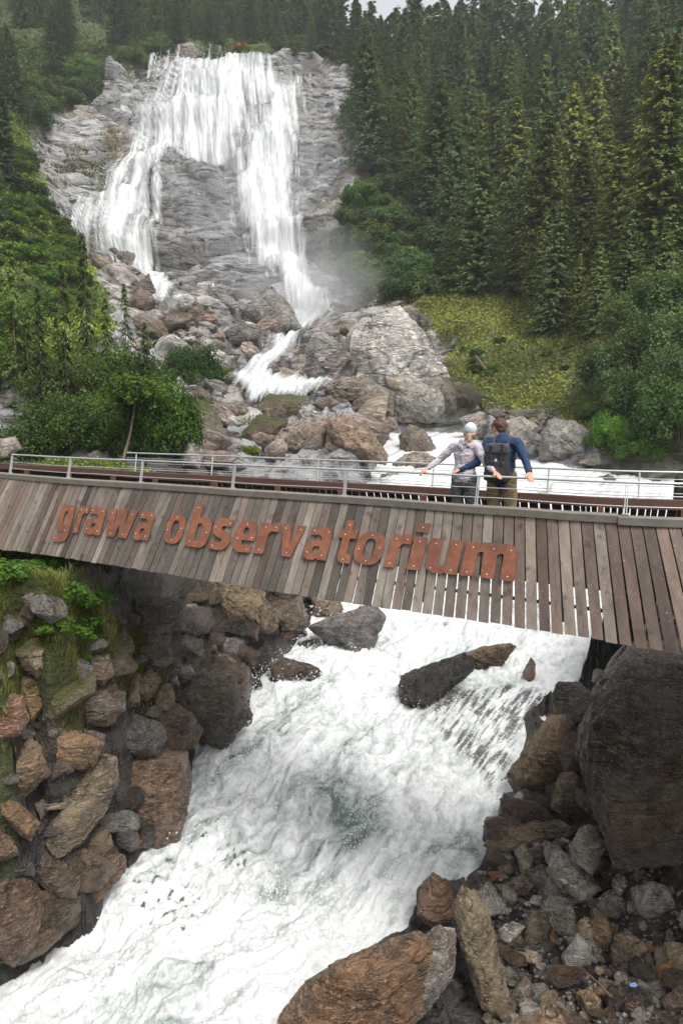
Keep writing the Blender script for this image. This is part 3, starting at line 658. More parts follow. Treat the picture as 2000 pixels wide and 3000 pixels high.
# glyphs in a unit cell: x 0..1, y 0 baseline .. 1 x-height; lists of outer outlines and holes
def arcp(cx, cy, rx, ry, a0, a1, n=10): return [(cx+rx*math.cos(math.radians(a0+(a1-a0)*i/n)), cy+ry*math.sin(math.radians(a0+(a1-a0)*i/n))) for i in range(n+1)]
def sup(cx, cy, rx, ry, n=20, e=2.8):
    out = []
    for i in range(n):
        t = 2*math.pi*i/n; c, s = math.cos(t), math.sin(t)
        out.append((cx+rx*math.copysign(abs(c)**(2/e), c), cy+ry*math.copysign(abs(s)**(2/e), s)))
    return out
GL_ = {
 'o': ([sup(.5,.5,.5,.5)], [sup(.5,.5,.19,.30)]),
 'b': ([[(0,0),(.06,0),(.2,-.02),(.75,-.02),(.93,.1),(1,.35),(1,.7),(.92,.92),(.75,1.0),(.5,1.0),(.38,.95),(.38,1.42),(0,1.42)]], [[(.36,.2),(.52,.2),(.62,.32),(.62,.68),(.55,.78),(.42,.78),(.36,.72)]]),
 'r': ([[(0,0),(.5,0),(.5,.62),(.62,.74),(1,.74),(1,1.02),(.75,1.03),(.5,.93),(.46,1.0),(0,1.0)]], []),
 'g': ([[(.1,-.42),(.62,-.42),(.9,-.32),(1,-.12),(1,1.0),(.62,1.0),(.56,.97),(.3,1.0),(.08,.88),(0,.65),(0,.32),(.08,.1),(.28,-.01),(.5,-.01),(.6,.03),(.6,-.06),(.5,-.14),(.05,-.14),(.03,-.3)]], [[(.42,.22),(.56,.22),(.62,.3),(.62,.7),(.54,.78),(.42,.76),(.37,.66),(.37,.34)]]),
 'a': ([[(.02,.18),(.1,.03),(.26,-.02),(.5,-.02),(.62,.05),(.66,0),(1,0),(1,.72),(.93,.92),(.74,1.02),(.3,1.02),(.1,.98),(.12,.74),(.5,.76),(.62,.7),(.62,.6),(.35,.6),(.1,.52),(0,.38)]], [[(.4,.2),(.56,.22),(.62,.3),(.62,.41),(.44,.41),(.37,.36),(.36,.26)]]),
 'w': ([[(.14,0),(.42,0),(.5,.46),(.58,0),(.86,0),(1,1),(.75,1),(.70,.42),(.62,1),(.38,1),(.30,.42),(.25,1),(0,1)]], []),
 's': ([[(.02,.02),(.3,-.02),(.7,-.02),(.93,.1),(1,.3),(.93,.5),(.72,.6),(.48,.64),(.42,.7),(.5,.77),(.9,.77),(.92,1.0),(.65,1.03),(.3,1.03),(.08,.92),(0,.7),(.08,.5),(.3,.4),(.54,.35),(.6,.29),(.52,.22),(.04,.24)]], []),
 'e': ([[(.28,-.02),(.92,-.0),(.94,.23),(.5,.22),(.4,.27),(.37,.38),(1,.38),(1,.7),(.92,.92),(.72,1.02),(.3,1.02),(.08,.9),(0,.68),(0,.3),(.09,.1)]], [[(.38,.58),(.64,.58),(.63,.74),(.56,.8),(.46,.8),(.39,.74)]]),
 'v': ([[(.30,0),(.68,0),(1,1),(.66,1),(.50,.38),(.36,1),(0,1)]], []),
 't': ([[(.3,.1),(.42,-.0),(.6,-.02),(.98,-.02),(.98,.24),(.7,.26),(.66,.34),(.66,.74),(1,.74),(1,1.0),(.66,1.0),(.66,1.3),(.26,1.3),(.26,1.0),(0,1.0),(0,.74),(.26,.74),(.26,.25)]], []),
 'i': ([[(0,0),(1,0),(1,1),(0,1)], [(0,1.13),(1,1.13),(1,1.42),(0,1.42)]], []),
 'u': ([[(.1,.06),(.28,-.02),(.55,-.02),(.64,.04),(.66,0),(1,0),(1,1),(.62,1),(.62,.32),(.54,.24),(.42,.24),(.38,.32),(.38,1),(0,1),(0,.3)]], []),
 'm': ([[(0,0),(.25,0),(.25,.68),(.31,.74),(.36,.74),(.38,.68),(.38,0),(.63,0),(.63,.68),(.68,.74),(.73,.74),(.75,.68),(.75,0),(1,0),(1,.72),(.96,.93),(.86,1.02),(.70,1.02),(.61,.95),(.52,1.02),(.34,1.02),(.26,.95),(.24,1),(0,1)]], []),
}
BOLTS = {'g':[(.8,.88),(.72,.05),(.15,-.28)],'r':[(.25,.12),(.3,.86),(.82,.88)],'a':[(.84,.88),(.18,.2),(.8,.15),(.25,.88)],'w':[(.15,.85),(.85,.85),(.28,.12),(.72,.12)],'o':[(.5,.12),(.5,.9),(.15,.45),(.86,.55)],'b':[(.2,1.3),(.2,.15),(.85,.5)],
 's':[(.8,.88),(.15,.72),(.2,.1)],'e':[(.5,.9),(.18,.42),(.85,.48),(.75,.1)],'v':[(.18,.88),(.82,.88),(.5,.12)],'t':[(.46,1.15),(.35,.85),(.6,.1)],'i':[(.5,.12),(.5,.86),(.5,1.28)],'u':[(.2,.85),(.82,.88),(.2,.12),(.82,.12)],'m':[(.12,.12),(.5,.12),(.88,.12),(.15,.85),(.55,.86),(.88,.86)]}
def letter(ch, x0, x1):
    ctr = (x0+x1)/2; lean = 26*(1-.45*ss(300, 1400, np.array(ctr))); hw = max(14, (x1-x0-lean*(.62 if ch not in 'g' else .8))/2)
    if ch == 'i': hw *= .8
    a0, a1 = a_from_px(ctr-hw), a_from_px(ctr+hw)
    outs, holes = GL_[ch]; cu_ = bpy.data.curves.new('letter', 'CURVE'); cu_.dimensions = '2D'; cu_.fill_mode = 'BOTH'; cu_.extrude = .5
    for pl in outs+holes:
        s_ = cu_.splines.new('POLY'); s_.points.add(len(pl)-1); s_.use_cyclic_u = True
        for p, q in zip(s_.points, pl): p.co = (q[0], q[1], 0, 1)
    tmp = bpy.data.objects.new('tmp', cu_); me = bpy.data.meshes.new_from_object(tmp); bpy.data.objects.remove(tmp); bpy.data.curves.remove(cu_)
    me.name = 'letter'; bm = bmesh.new(); bm.from_mesh(me); bmesh.ops.triangulate(bm, faces=bm.faces[:])
    for _ in range(2): bmesh.ops.subdivide_edges(bm, edges=[e for e in bm.edges if e.calc_length() > .3], cuts=1)
    bmesh.ops.triangulate(bm, faces=bm.faces[:])
    bm.to_mesh(me); bm.free()
    C = np.zeros(len(me.vertices)*3); me.vertices.foreach_get('co', C); C = C.reshape(-1, 3)
    f = ss(200, 1450, np.array(ctr)); tb = .665-.045*f; th = .345-.035*f
    sh = .16*(1 if ch != 'i' else 1.0)
    def mp(x, y, off): 
        ww = max(a1-a0, .12); return surf(a0+x*(a1-a0)+(y-.5)*(-.085+.14*f), tb-y*th, off)
    W = mp(C[:,0], C[:,1], .060+C[:,2]*.016)
    me.vertices.foreach_set('co', W.astype(np.float32).ravel())
    for p in me.polygons: p.use_smooth = False
    me.update()
    o = link('letter', me, M_RUST, bridge); o.location = (0, -9, -ZD)
    for bx, by in BOLTS[ch]:
        mb = MB()
        b0 = mp(np.array([bx]), np.array([by]), np.array([.066]))[0]; b1 = mp(np.array([bx]), np.array([by]), np.array([.076]))[0]; mb.ring_tube(np.array([b0, b1]), .0075); mb.build('bolt', M_BOLT, o)
for L_ in LET: letter(*L_)
# ------------------------------------------------------------------ boulders
_ICO = {}
def ico(n):
    if n not in _ICO:
        bm = bmesh.new(); bmesh.ops.create_icosphere(bm, subdivisions=n, radius=1)
        _ICO[n] = (np.array([v.co[:] for v in bm.verts]), np.array([[v.index for v in f.verts] for f in bm.faces])); bm.free()
    return _ICO[n]
def hull_planes(P):
    bm = bmesh.new(); vs = [bm.verts.new(p) for p in P]; r = bmesh.ops.convex_hull(bm, input=vs)
    bmesh.ops.delete(bm, geom=[g for g in r['geom_interior'] if isinstance(g, bmesh.types.BMVert)], context='VERTS')
    bm.normal_update(); N = []; Dd = []
    for f in bm.faces:
        n = np.array(f.normal[:]); p = np.array(f.verts[0].co[:])
        if np.linalg.norm(n) < .5: continue
        d = n@p
        if d < 0: n, d = -n, -d
        N.append(n); Dd.append(max(d, 1e-3))
    bm.free(); return np.array(N), np.array(Dd)
def hull_rock(P, n=4, sharp=14., disp=.05, seed=0, foli=3., smooth=True):
    """a weathered rock filling the convex hull of the points P"""
    P = np.asarray(P, float); c = P.mean(0); Q = P-c
    w_, E = np.linalg.eigh(Q.T@Q/len(Q)+np.eye(3)*1e-6); S = np.sqrt(np.maximum(w_, w_.max()*.02)); Wm = (E/S)@E.T; Wi = (E*S)@E.T
    N, Dd = hull_planes((Q@Wm).tolist()); V, F = ico(n)
    k = (V@N.T)/Dd[None]; k = np.maximum(k, 1e-4); kr = (np.mean(k**sharp, 1)*len(Dd))**(1/sharp)
    R = V/kr[:, None]; size = float(np.prod(S)**(1/3))
    R = R@Wi
    ax = np.random.default_rng(seed).normal(size=3); ax /= np.linalg.norm(ax)
    U = R/size; nn = R/np.linalg.norm(R, axis=1)[:, None]
    B = U+ax*(U@ax)[:, None]*foli
    _, e1, r1 = worley(U*1.1+seed*3.1, seed)
    _, e2, r2 = worley(B*np.array([1.3,1.3,1.3])+seed, seed+7)
    d = fbm(U*.9+seed, 4, seed)*.9+(ridged(B*1.3+seed, 4, seed+5)-.55)*.7+(r1-.5)*.9+(r2-.5)*.6-.35*(1-ss(0, .12, e2))+fbm(B*3.5, 4, seed+9)*.3
    R = R+nn*(d*disp*size)[:, None]
    return c, R, F
NROCK = 0
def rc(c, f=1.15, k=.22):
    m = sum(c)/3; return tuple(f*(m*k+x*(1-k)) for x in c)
def boulder(pts, label, color, thick=.75, D=None, n=5, mat=None, name='boulder', group=None, dd=0., cat='boulder', sink=0., dmin=6, disp=.12, sharp=120):
    """pts: outline on the photo; the rock stands on the ground found under its lower half"""
    global NROCK; NROCK += 1; r_ = np.random.default_rng(NROCK*13+5)
    P = np.array(pts, float); c = P.mean(0); h = np.ptp(P[:, 1]); lowc = P[:, 1].max()-.25*h
    if D is None: D = hit(c[0], lowc, dmin)
    D += dd; u, r = ray(c[0], c[1]); C = np.array([float(u)*D, D, float(r)*D]); n_ = C/np.linalg.norm(C)
    W = []
    for x, y in P:
        a, b = ray(x, y); d = np.array([float(a), 1., float(b)]); t = (C@n_)/(d@n_); W.append(d*t)
    W = np.array(W); ext = np.sqrt(np.ptp((W-C)@np.array([1, 0, 0]))*np.ptp((W-C)@np.cross(n_, [1, 0, 0])))*.5*thick
    cen = W.mean(0)
    f1 = r_.uniform(.45, .8, len(W))[:, None]; fr = cen+(W-cen)*f1-n_*ext*r_.uniform(.55, .95, len(W))[:, None]
    bk = cen+(W-cen)*.85+n_*ext*r_.uniform(.7, 1., len(W))[:, None]
    pk = cen+(W[r_.integers(0, len(W), 2)]-cen)*.3-n_*ext*1.0
    allp = np.concatenate([W*1.0, fr, bk, pk]); allp = cen+(allp-cen)*1.07
    c0, R, F = hull_rock(allp, n, sharp, disp, NROCK)
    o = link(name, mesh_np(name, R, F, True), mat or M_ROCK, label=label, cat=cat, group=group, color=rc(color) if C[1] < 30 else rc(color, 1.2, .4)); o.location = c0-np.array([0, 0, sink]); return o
def zA(p): return [(x/1.568, 1800+y/1.568) for x, y in p]
def zB(p): return [(1000+x/1.568, 1850+y/1.568) for x, y in p]
def zC(p): return [(x/1.568, 1300+y/1.568) for x, y in p]
def zD(p): return [(x/1.4255, 600+y/1.4255) for x, y in p]
def zE(p): return [(900+x/1.4255, 600+y/1.4255) for x, y in p]
BR=(.16,.115,.075); GY=(.26,.25,.23); OR=(.27,.15,.07); DK=(.07,.06,.052); PK=(.34,.23,.17); TN=(.32,.25,.16); LG=(.42,.41,.38); RD=(.20,.085,.05); WB=(.11,.075,.05)
NEAR = [
 (zA,[(655,430),(740,345),(930,240),(1040,245),(1080,320),(1150,460),(1010,610),(760,500)],'large dark wet boulder with a sharp point jutting into the white water',(.10,.078,.06),.9),
 (zA,[(555,660),(640,632),(860,640),(880,790),(850,870),(820,1030),(720,1070),(640,950),(550,800)],'tall brown ridged boulder whose wet foot stands in the torrent on the left bank',(.24,.155,.10),.9),
 (zA,[(400,690),(450,640),(520,660),(545,760),(480,900),(380,1040),(270,1115),(225,1040),(240,960),(330,850)],'long tan slab leaning diagonally down the left bank rocks',(.25,.19,.12),.6),
 (zA,[(490,540),(620,470),(740,500),(765,560),(720,650),(560,660),(490,620)],'purplish grey wet boulder below the sharp pointed dark one',(.15,.135,.125),.9),
 (zA,[(190,590),(260,510),(420,560),(480,590),(430,690),(370,710),(200,680)],'orange brown block with level grain lines on the left bank',(.30,.18,.08),.9),
 (zA,[(20,690),(140,570),(185,610),(230,730),(110,850),(40,790)],'two toned boulder, grey above and rusty orange below, near the left edge',(.30,.20,.11),.9),
 (zA,[(330,430),(470,345),(570,360),(575,440),(500,500),(370,520),(335,490)],'grey speckled rock with a lichen dusted flat top on the left bank',(.22,.20,.16),.8),
 (zA,[(200,460),(240,360),(430,270),(430,360),(330,430),(250,495),(200,490)],'mossy brown sloping slab under the grassy slope',(.22,.17,.09),.8),
 (zA,[(0,420),(60,370),(110,380),(130,480),(100,550),(0,590),(-60,500)],'pinkish orange boulder cut by the left edge of the picture',(.36,.19,.12),.9),
 (zA,[(105,290),(180,290),(205,420),(150,500),(125,480),(100,390)],'upright golden brown rock beside the pinkish orange boulder',(.30,.19,.07),.9),
 (zA,[(600,310),(690,250),(740,300),(680,400),(600,380)],'olive tinted rock wedged left of the large dark pointed boulder',(.20,.17,.10),.9),
 (zA,[(755,250),(810,265),(825,330),(770,310)],'small pale stone lodged above the large dark boulder',(.36,.33,.27),.8),
 (zA,[(790,280),(880,180),(930,200),(900,290),(830,300)],'dark brown rock directly above the small pale stone',(.14,.11,.08),.9),
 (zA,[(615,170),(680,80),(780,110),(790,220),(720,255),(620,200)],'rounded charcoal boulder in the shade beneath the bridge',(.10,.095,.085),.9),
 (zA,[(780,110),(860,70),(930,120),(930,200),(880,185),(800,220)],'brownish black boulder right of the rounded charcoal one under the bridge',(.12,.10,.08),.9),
 (zA,[(500,90),(570,70),(620,140),(600,200),(520,190)],'mossy dark rock at the foot of the leafy plants',(.12,.11,.07),.9),
 (zA,[(70,170),(160,105),(250,150),(240,210),(170,290),(100,230)],'pale brown rock dusted with dry grass high on the left bank',(.30,.23,.16),.9),
 (zA,[(420,170),(500,180),(525,270),(470,330),(420,300)],'greyish brown boulder with a gritty face below the green weeds',(.24,.19,.14),.9),
 (zA,[(-20,780),(60,840),(185,960),(140,1040),(80,1000),(0,920)],'long orange rock slanting down from the left edge',(.28,.16,.07),.8),
 (zA,[(-60,950),(0,960),(60,1040),(90,1100),(0,1130),(-60,1100)],'low brown wedge of rock at the left edge below the long orange one',(.22,.14,.09),.8),
 (zA,[(160,1180),(210,1085),(320,1120),(365,1200),(350,1300),(280,1310),(180,1240)],'dark wet boulder with pale crooked veins by the torrent',(.16,.12,.085),.9),
 (zA,[(365,1180),(460,1090),(570,1110),(575,1180),(450,1320),(380,1320)],'smooth brown boulder washed by foam on its right side',(.22,.13,.07),.9),
 (zA,[(370,1060),(440,980),(500,985),(515,1060),(480,1110),(390,1110)],'brown rock topping the smooth foam washed boulder',(.22,.15,.09),.9),
 (zA,[(-60,1205),(0,1205),(120,1205),(190,1280),(180,1400),(160,1520),(60,1615),(0,1560),(-60,1520)],'massive reddish brown boulder at the lower left edge',(.22,.14,.10),.9),
 (zA,[(190,1340),(260,1330),(310,1420),(230,1510),(170,1500)],'black wet rock between the massive reddish boulder and the water',(.09,.08,.075),.9),
 (zA,[(25,1200),(50,1140),(150,1140),(160,1200)],'dark flat rock resting on top of the massive reddish boulder',(.09,.085,.075),.8),
 (zA,[(200,1290),(320,1330),(330,1400),(260,1400)],'rusty red rock just above the black wet one',(.20,.10,.06),.8),
 (zA,[(150,870),(200,850),(230,900),(190,940)],'small grey brown stone in the gap left of the leaning tan slab',(.24,.19,.16),.8),
 (zA,[(210,872),(310,862),(310,895),(215,900)],'flat pinkish stone bridging the gap beside the leaning slab',(.34,.26,.21),.8),
 (zA,[(505,970),(560,900),(620,930),(640,1060),(600,1090),(540,1050)],'dark rock veined with foam in the little channel on the left bank',(.11,.10,.10),.8),
 (zA,[(620,1000),(665,1010),(670,1070),(620,1080)],'small rust coloured stone at the foot of the tall ridged boulder',(.26,.13,.06),.8),
 (zA,[(240,640),(330,650),(340,720),(240,760)],'shadowed brown rock under the orange block',(.14,.10,.07),.8),
 (zA,[(1240,235),(1310,200),(1450,240),(1480,270),(1400,320),(1250,310)],'jagged dark rock lapped by foam upstream of the pointed boulder',(.10,.085,.07),.7),
 (zA,[(1130,300),(1190,290),(1205,330),(1130,338)],'low black stone awash beside the pointed boulder',(.06,.055,.05),.7),
 (zA,[(1050,180),(1200,165),(1240,200),(1220,240),(1060,250)],'low dark brown ledge at the back of the shaded bank',(.09,.075,.06),.8),
 (zC,[(920,650),(1040,600),(1180,650),(1240,740),(1220,850),(1080,880),(940,760)],'big golden brown boulder half hidden by the bridge side',(.24,.17,.09),.9),
 (zC,[(850,740),(900,735),(915,775),(860,775)],'small pinkish stone in the dark hollow beneath the bridge',(.30,.22,.18),.8),
 (zC,[(1250,770),(1380,700),(1420,830),(1340,900),(1280,880)],'cracked brown rock right of the big golden boulder',(.20,.15,.10),.9),
 (zC,[(1430,690),(1540,680),(1570,760),(1530,800),(1440,800)],'tan rock against the lower edge of the bridge planks',(.30,.22,.15),.8),
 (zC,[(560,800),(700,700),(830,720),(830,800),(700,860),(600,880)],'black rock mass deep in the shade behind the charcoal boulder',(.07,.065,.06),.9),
 (zC,[(185,640),(220,632),(230,665),(195,672)],'small pale grey stone peeping out of the bank grass',(.34,.33,.30),.8),
 (zC,[(100,705),(180,660),(210,700),(130,765)],'grey wedge shaped rock beneath the small pale stone',(.22,.20,.17),.8),
 (zC,[(15,880),(90,825),(115,855),(60,915),(20,910)],'light grey angular rock among the grass at the left edge',(.32,.31,.28),.8),
 (zC,[(75,790),(150,750),(200,810),(150,860),(90,840)],'brownish grassy rock above the light grey angular one',(.22,.17,.12),.8),
 (lambda p: p,[(905,1835),(1000,1800),(1100,1770),(1125,1810),(1090,1890),(1050,1930),(985,1905)],'flat purplish grey slab standing out of the water below the bridge',(.20,.185,.185),.7),
 (zB,[(265,205),(380,180),(560,100),(600,180),(490,250),(370,375),(290,340)],'black wet rock forming the low front half of the midstream ridge',(.035,.032,.03),.8),
 (zB,[(540,110),(640,75),(770,55),(795,70),(740,150),(600,200)],'brown topped rock forming the upper half of the midstream ridge',(.15,.10,.05),.7),
 (zB,[(830,190),(868,120),(890,150),(885,220),(855,250)],'narrow reddish rock standing alone in the rapids right of the ridge',(.18,.11,.08),.8),
 (zB,[(965,290),(1000,235),(1090,235),(1160,300),(1110,370),(980,375)],'smooth domed grey brown boulder beside the giant dark rock',(.20,.17,.14),.9),
 (zB,[(950,390),(1010,385),(1050,470),(1070,540),(1040,640),(920,760),(800,750),(770,640),(850,530)],'tall smooth egg shaped brown boulder on the right bank',(.17,.11,.05),.85),
 (zB,[(1320,75),(1480,60),(1700,80),(1750,1000),(1250,1060),(1200,900),(1190,780),(1100,600),(1090,480),(1200,280)],'giant dark rock wall carrying the bridge at the right edge',(.095,.078,.058),.55),
 (zB,[(1180,250),(1330,60),(1420,90),(1380,400),(1250,640),(1130,640),(1080,560),(1100,440)],'black wet shoulder of rock dropping from the bridge planks to the rapids',(.045,.038,.032),.5),
 (zB,[(1150,270),(1250,110),(1300,60),(1260,300),(1180,420),(1120,400)],'dark slanting rock rib beside the upper rapids',(.06,.05,.045),.6),
 (zB,[(1000,660),(1060,630),(1130,730),(1120,850),(1020,850),(960,800)],'brown rock streaked pale green right of the egg shaped boulder',(.22,.18,.10),.9),
 (zB,[(800,830),(850,808),(920,810),(935,870),(890,890),(800,885)],'plain grey stone beneath the egg shaped boulder',(.28,.27,.24),.9),
 (zB,[(655,985),(720,900),(830,905),(990,870),(1050,910),(1050,945),(850,980),(740,1020)],'long low knobbly brown rock lying across the waterline',(.24,.18,.11),.7),
 (zB,[(1045,980),(1110,890),(1180,900),(1215,990),(1150,1120),(1060,1050)],'grey mottled boulder at the foot of the giant dark rock',(.36,.34,.28),.9),
 (zB,[(950,1080),(980,1010),(1060,1040),(1165,1190),(1130,1240),(1060,1245),(970,1160)],'pale grey boulder with an ochre lower corner among the cobbles',(.42,.40,.33),.9),
 (zB,[(810,1010),(940,980),(950,1060),(830,1060)],'purplish brown rock under the long knobbly one',(.18,.14,.12),.8),
 (zB,[(840,1100),(910,1075),(970,1140),(950,1200),(870,1160)],'dark grey flaky rock left of the pale ochre cornered boulder',(.16,.15,.14),.9),
 (zB,[(780,1150),(830,1110),(855,1170),(820,1215),(785,1200)],'round olive brown cobble near the waterline',(.24,.20,.14),.9),
 (zB,[(710,1170),(770,1150),(775,1200),(720,1215)],'squarish tan cobble left of the round olive one',(.28,.22,.15),.9),
 (zB,[(645,1150),(690,1140),(700,1210),(660,1215)],'dark wet cobble at the very edge of the calm water',(.10,.09,.085),.9),
 (zB,[(670,1105),(740,1098),(750,1140),(690,1148)],'rust red flat stone by the calm water',(.22,.08,.045),.8),
 (zB,[(360,1180),(420,1110),(500,1160),(525,1250),(510,1350),(440,1380),(350,1300)],'upright reddish brown boulder standing over the white water in front',(.26,.15,.09),.8),
 (zB,[(-280,1780),(-150,1600),(0,1520),(150,1440),(340,1380),(400,1400),(430,1500),(380,1650),(300,1860),(-260,1880)],'broad rusty brown boulder sloping along the lower edge of the picture',(.25,.14,.07),.42),
 (zB,[(400,1380),(450,1350),(515,1370),(525,1480),(490,1600),(400,1740),(290,1830),(300,1640),(340,1500)],'grey and black banded rock lying against the broad rusty brown boulder',(.30,.28,.24),.7),
 (zB,[(525,1250),(560,1180),(620,1195),(680,1320),(720,1560),(765,1680),(700,1760),(640,1720),(600,1560),(530,1400)],'long tapering olive and rust rock beside the dark pool',(.30,.23,.13),.7),
 (zB,[(1100,1370),(1170,1285),(1230,1340),(1250,1420),(1190,1490),(1150,1450)],'orange brown pointed stone with a pale corner among the cobbles',(.36,.23,.12),.9),
 (zB,[(1010,1490),(1080,1390),(1140,1440),(1145,1530),(1030,1550)],'light grey triangular stone left of the orange pointed one',(.38,.36,.33),.9),
 (zB,[(715,1370),(790,1330),(840,1360),(770,1440),(720,1420)],'whitish stone beside the tapering rock',(.5,.47,.42),.9),
 (zB,[(840,1330),(870,1280),(960,1290),(940,1400),(890,1470),(830,1440)],'dark greenish brown block right of the whitish stone',(.16,.13,.09),.9),
 (zB,[(755,1530),(800,1470),(870,1475),(850,1520),(790,1555)],'white oval stone above the dark pool',(.58,.56,.50),.8),
 (zB,[(1240,1170),(1250,1130),(1320,1130),(1325,1170),(1280,1215)],'cream coloured stone below the giant dark rock',(.48,.45,.38),.9),
 (zB,[(1375,1220),(1400,1180),(1450,1210),(1445,1260),(1390,1260)],'bluish grey cobble near the right edge of the cobble beach',(.27,.27,.27),.9),
 (zB,[(1080,1660),(1130,1640),(1190,1690),(1180,1770),(1120,1775)],'golden tan cobble near the bottom of the beach',(.44,.30,.16),.9),
 (zB,[(760,1680),(840,1580),(870,1620),(850,1720),(770,1735)],'brown grey speckled cobble beside the tip of the tapering rock',(.28,.23,.19),.9),
 (zB,[(875,1680),(950,1640),(960,1680),(900,1720)],'steel blue grey cobble in the wet gravel',(.25,.27,.29),.9),
 (zB,[(1340,1560),(1380,1535),(1430,1560),(1420,1600),(1350,1600)],'flattish grey cobble near the blue litter',(.30,.29,.27),.9),
 (zB,[(720,1850),(780,1790),(980,1700),(1100,1790),(1130,1860),(900,1900)],'broad tan boulder cut by the bottom edge right of the pool',(.34,.22,.13),.7),
 (zB,[(1280,1690),(1340,1660),(1400,1690),(1380,1750),(1290,1750)],'dark reddish cobble low on the beach',(.18,.11,.09),.9),
 (zB,[(1440,1540),(1520,1500),(1530,1560),(1460,1610)],'bright rust orange cobble near the right edge',(.38,.19,.06),.9),
 (zB,[(1460,1700),(1560,1620),(1600,1720),(1500,1760)],'large brown cobble in the lower right corner',(.24,.17,.13),.9),
 (zB,[(960,1290),(980,1240),(1050,1240),(1040,1290)],'rust brown cobble above the light grey triangular stone',(.26,.13,.06),.9),
 (zB,[(1230,1450),(1260,1420),(1320,1500),(1300,1570),(1240,1530)],'purplish brown slab right of the orange pointed stone',(.18,.13,.11),.9),
]
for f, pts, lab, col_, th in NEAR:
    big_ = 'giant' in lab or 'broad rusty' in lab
    boulder(f(pts), lab, col_, th, n=6 if np.ptp(np.array(pts)[:,0]) > 170 else 5, mat=M_ROCKMOSS if 'moss' in lab or 'grass' in lab else M_ROCK, D=(10.2 if 'giant' in lab else 12.0 if 'wet shoulder' in lab else 14.2 if 'slanting rock rib' in lab else None), dmin=7)
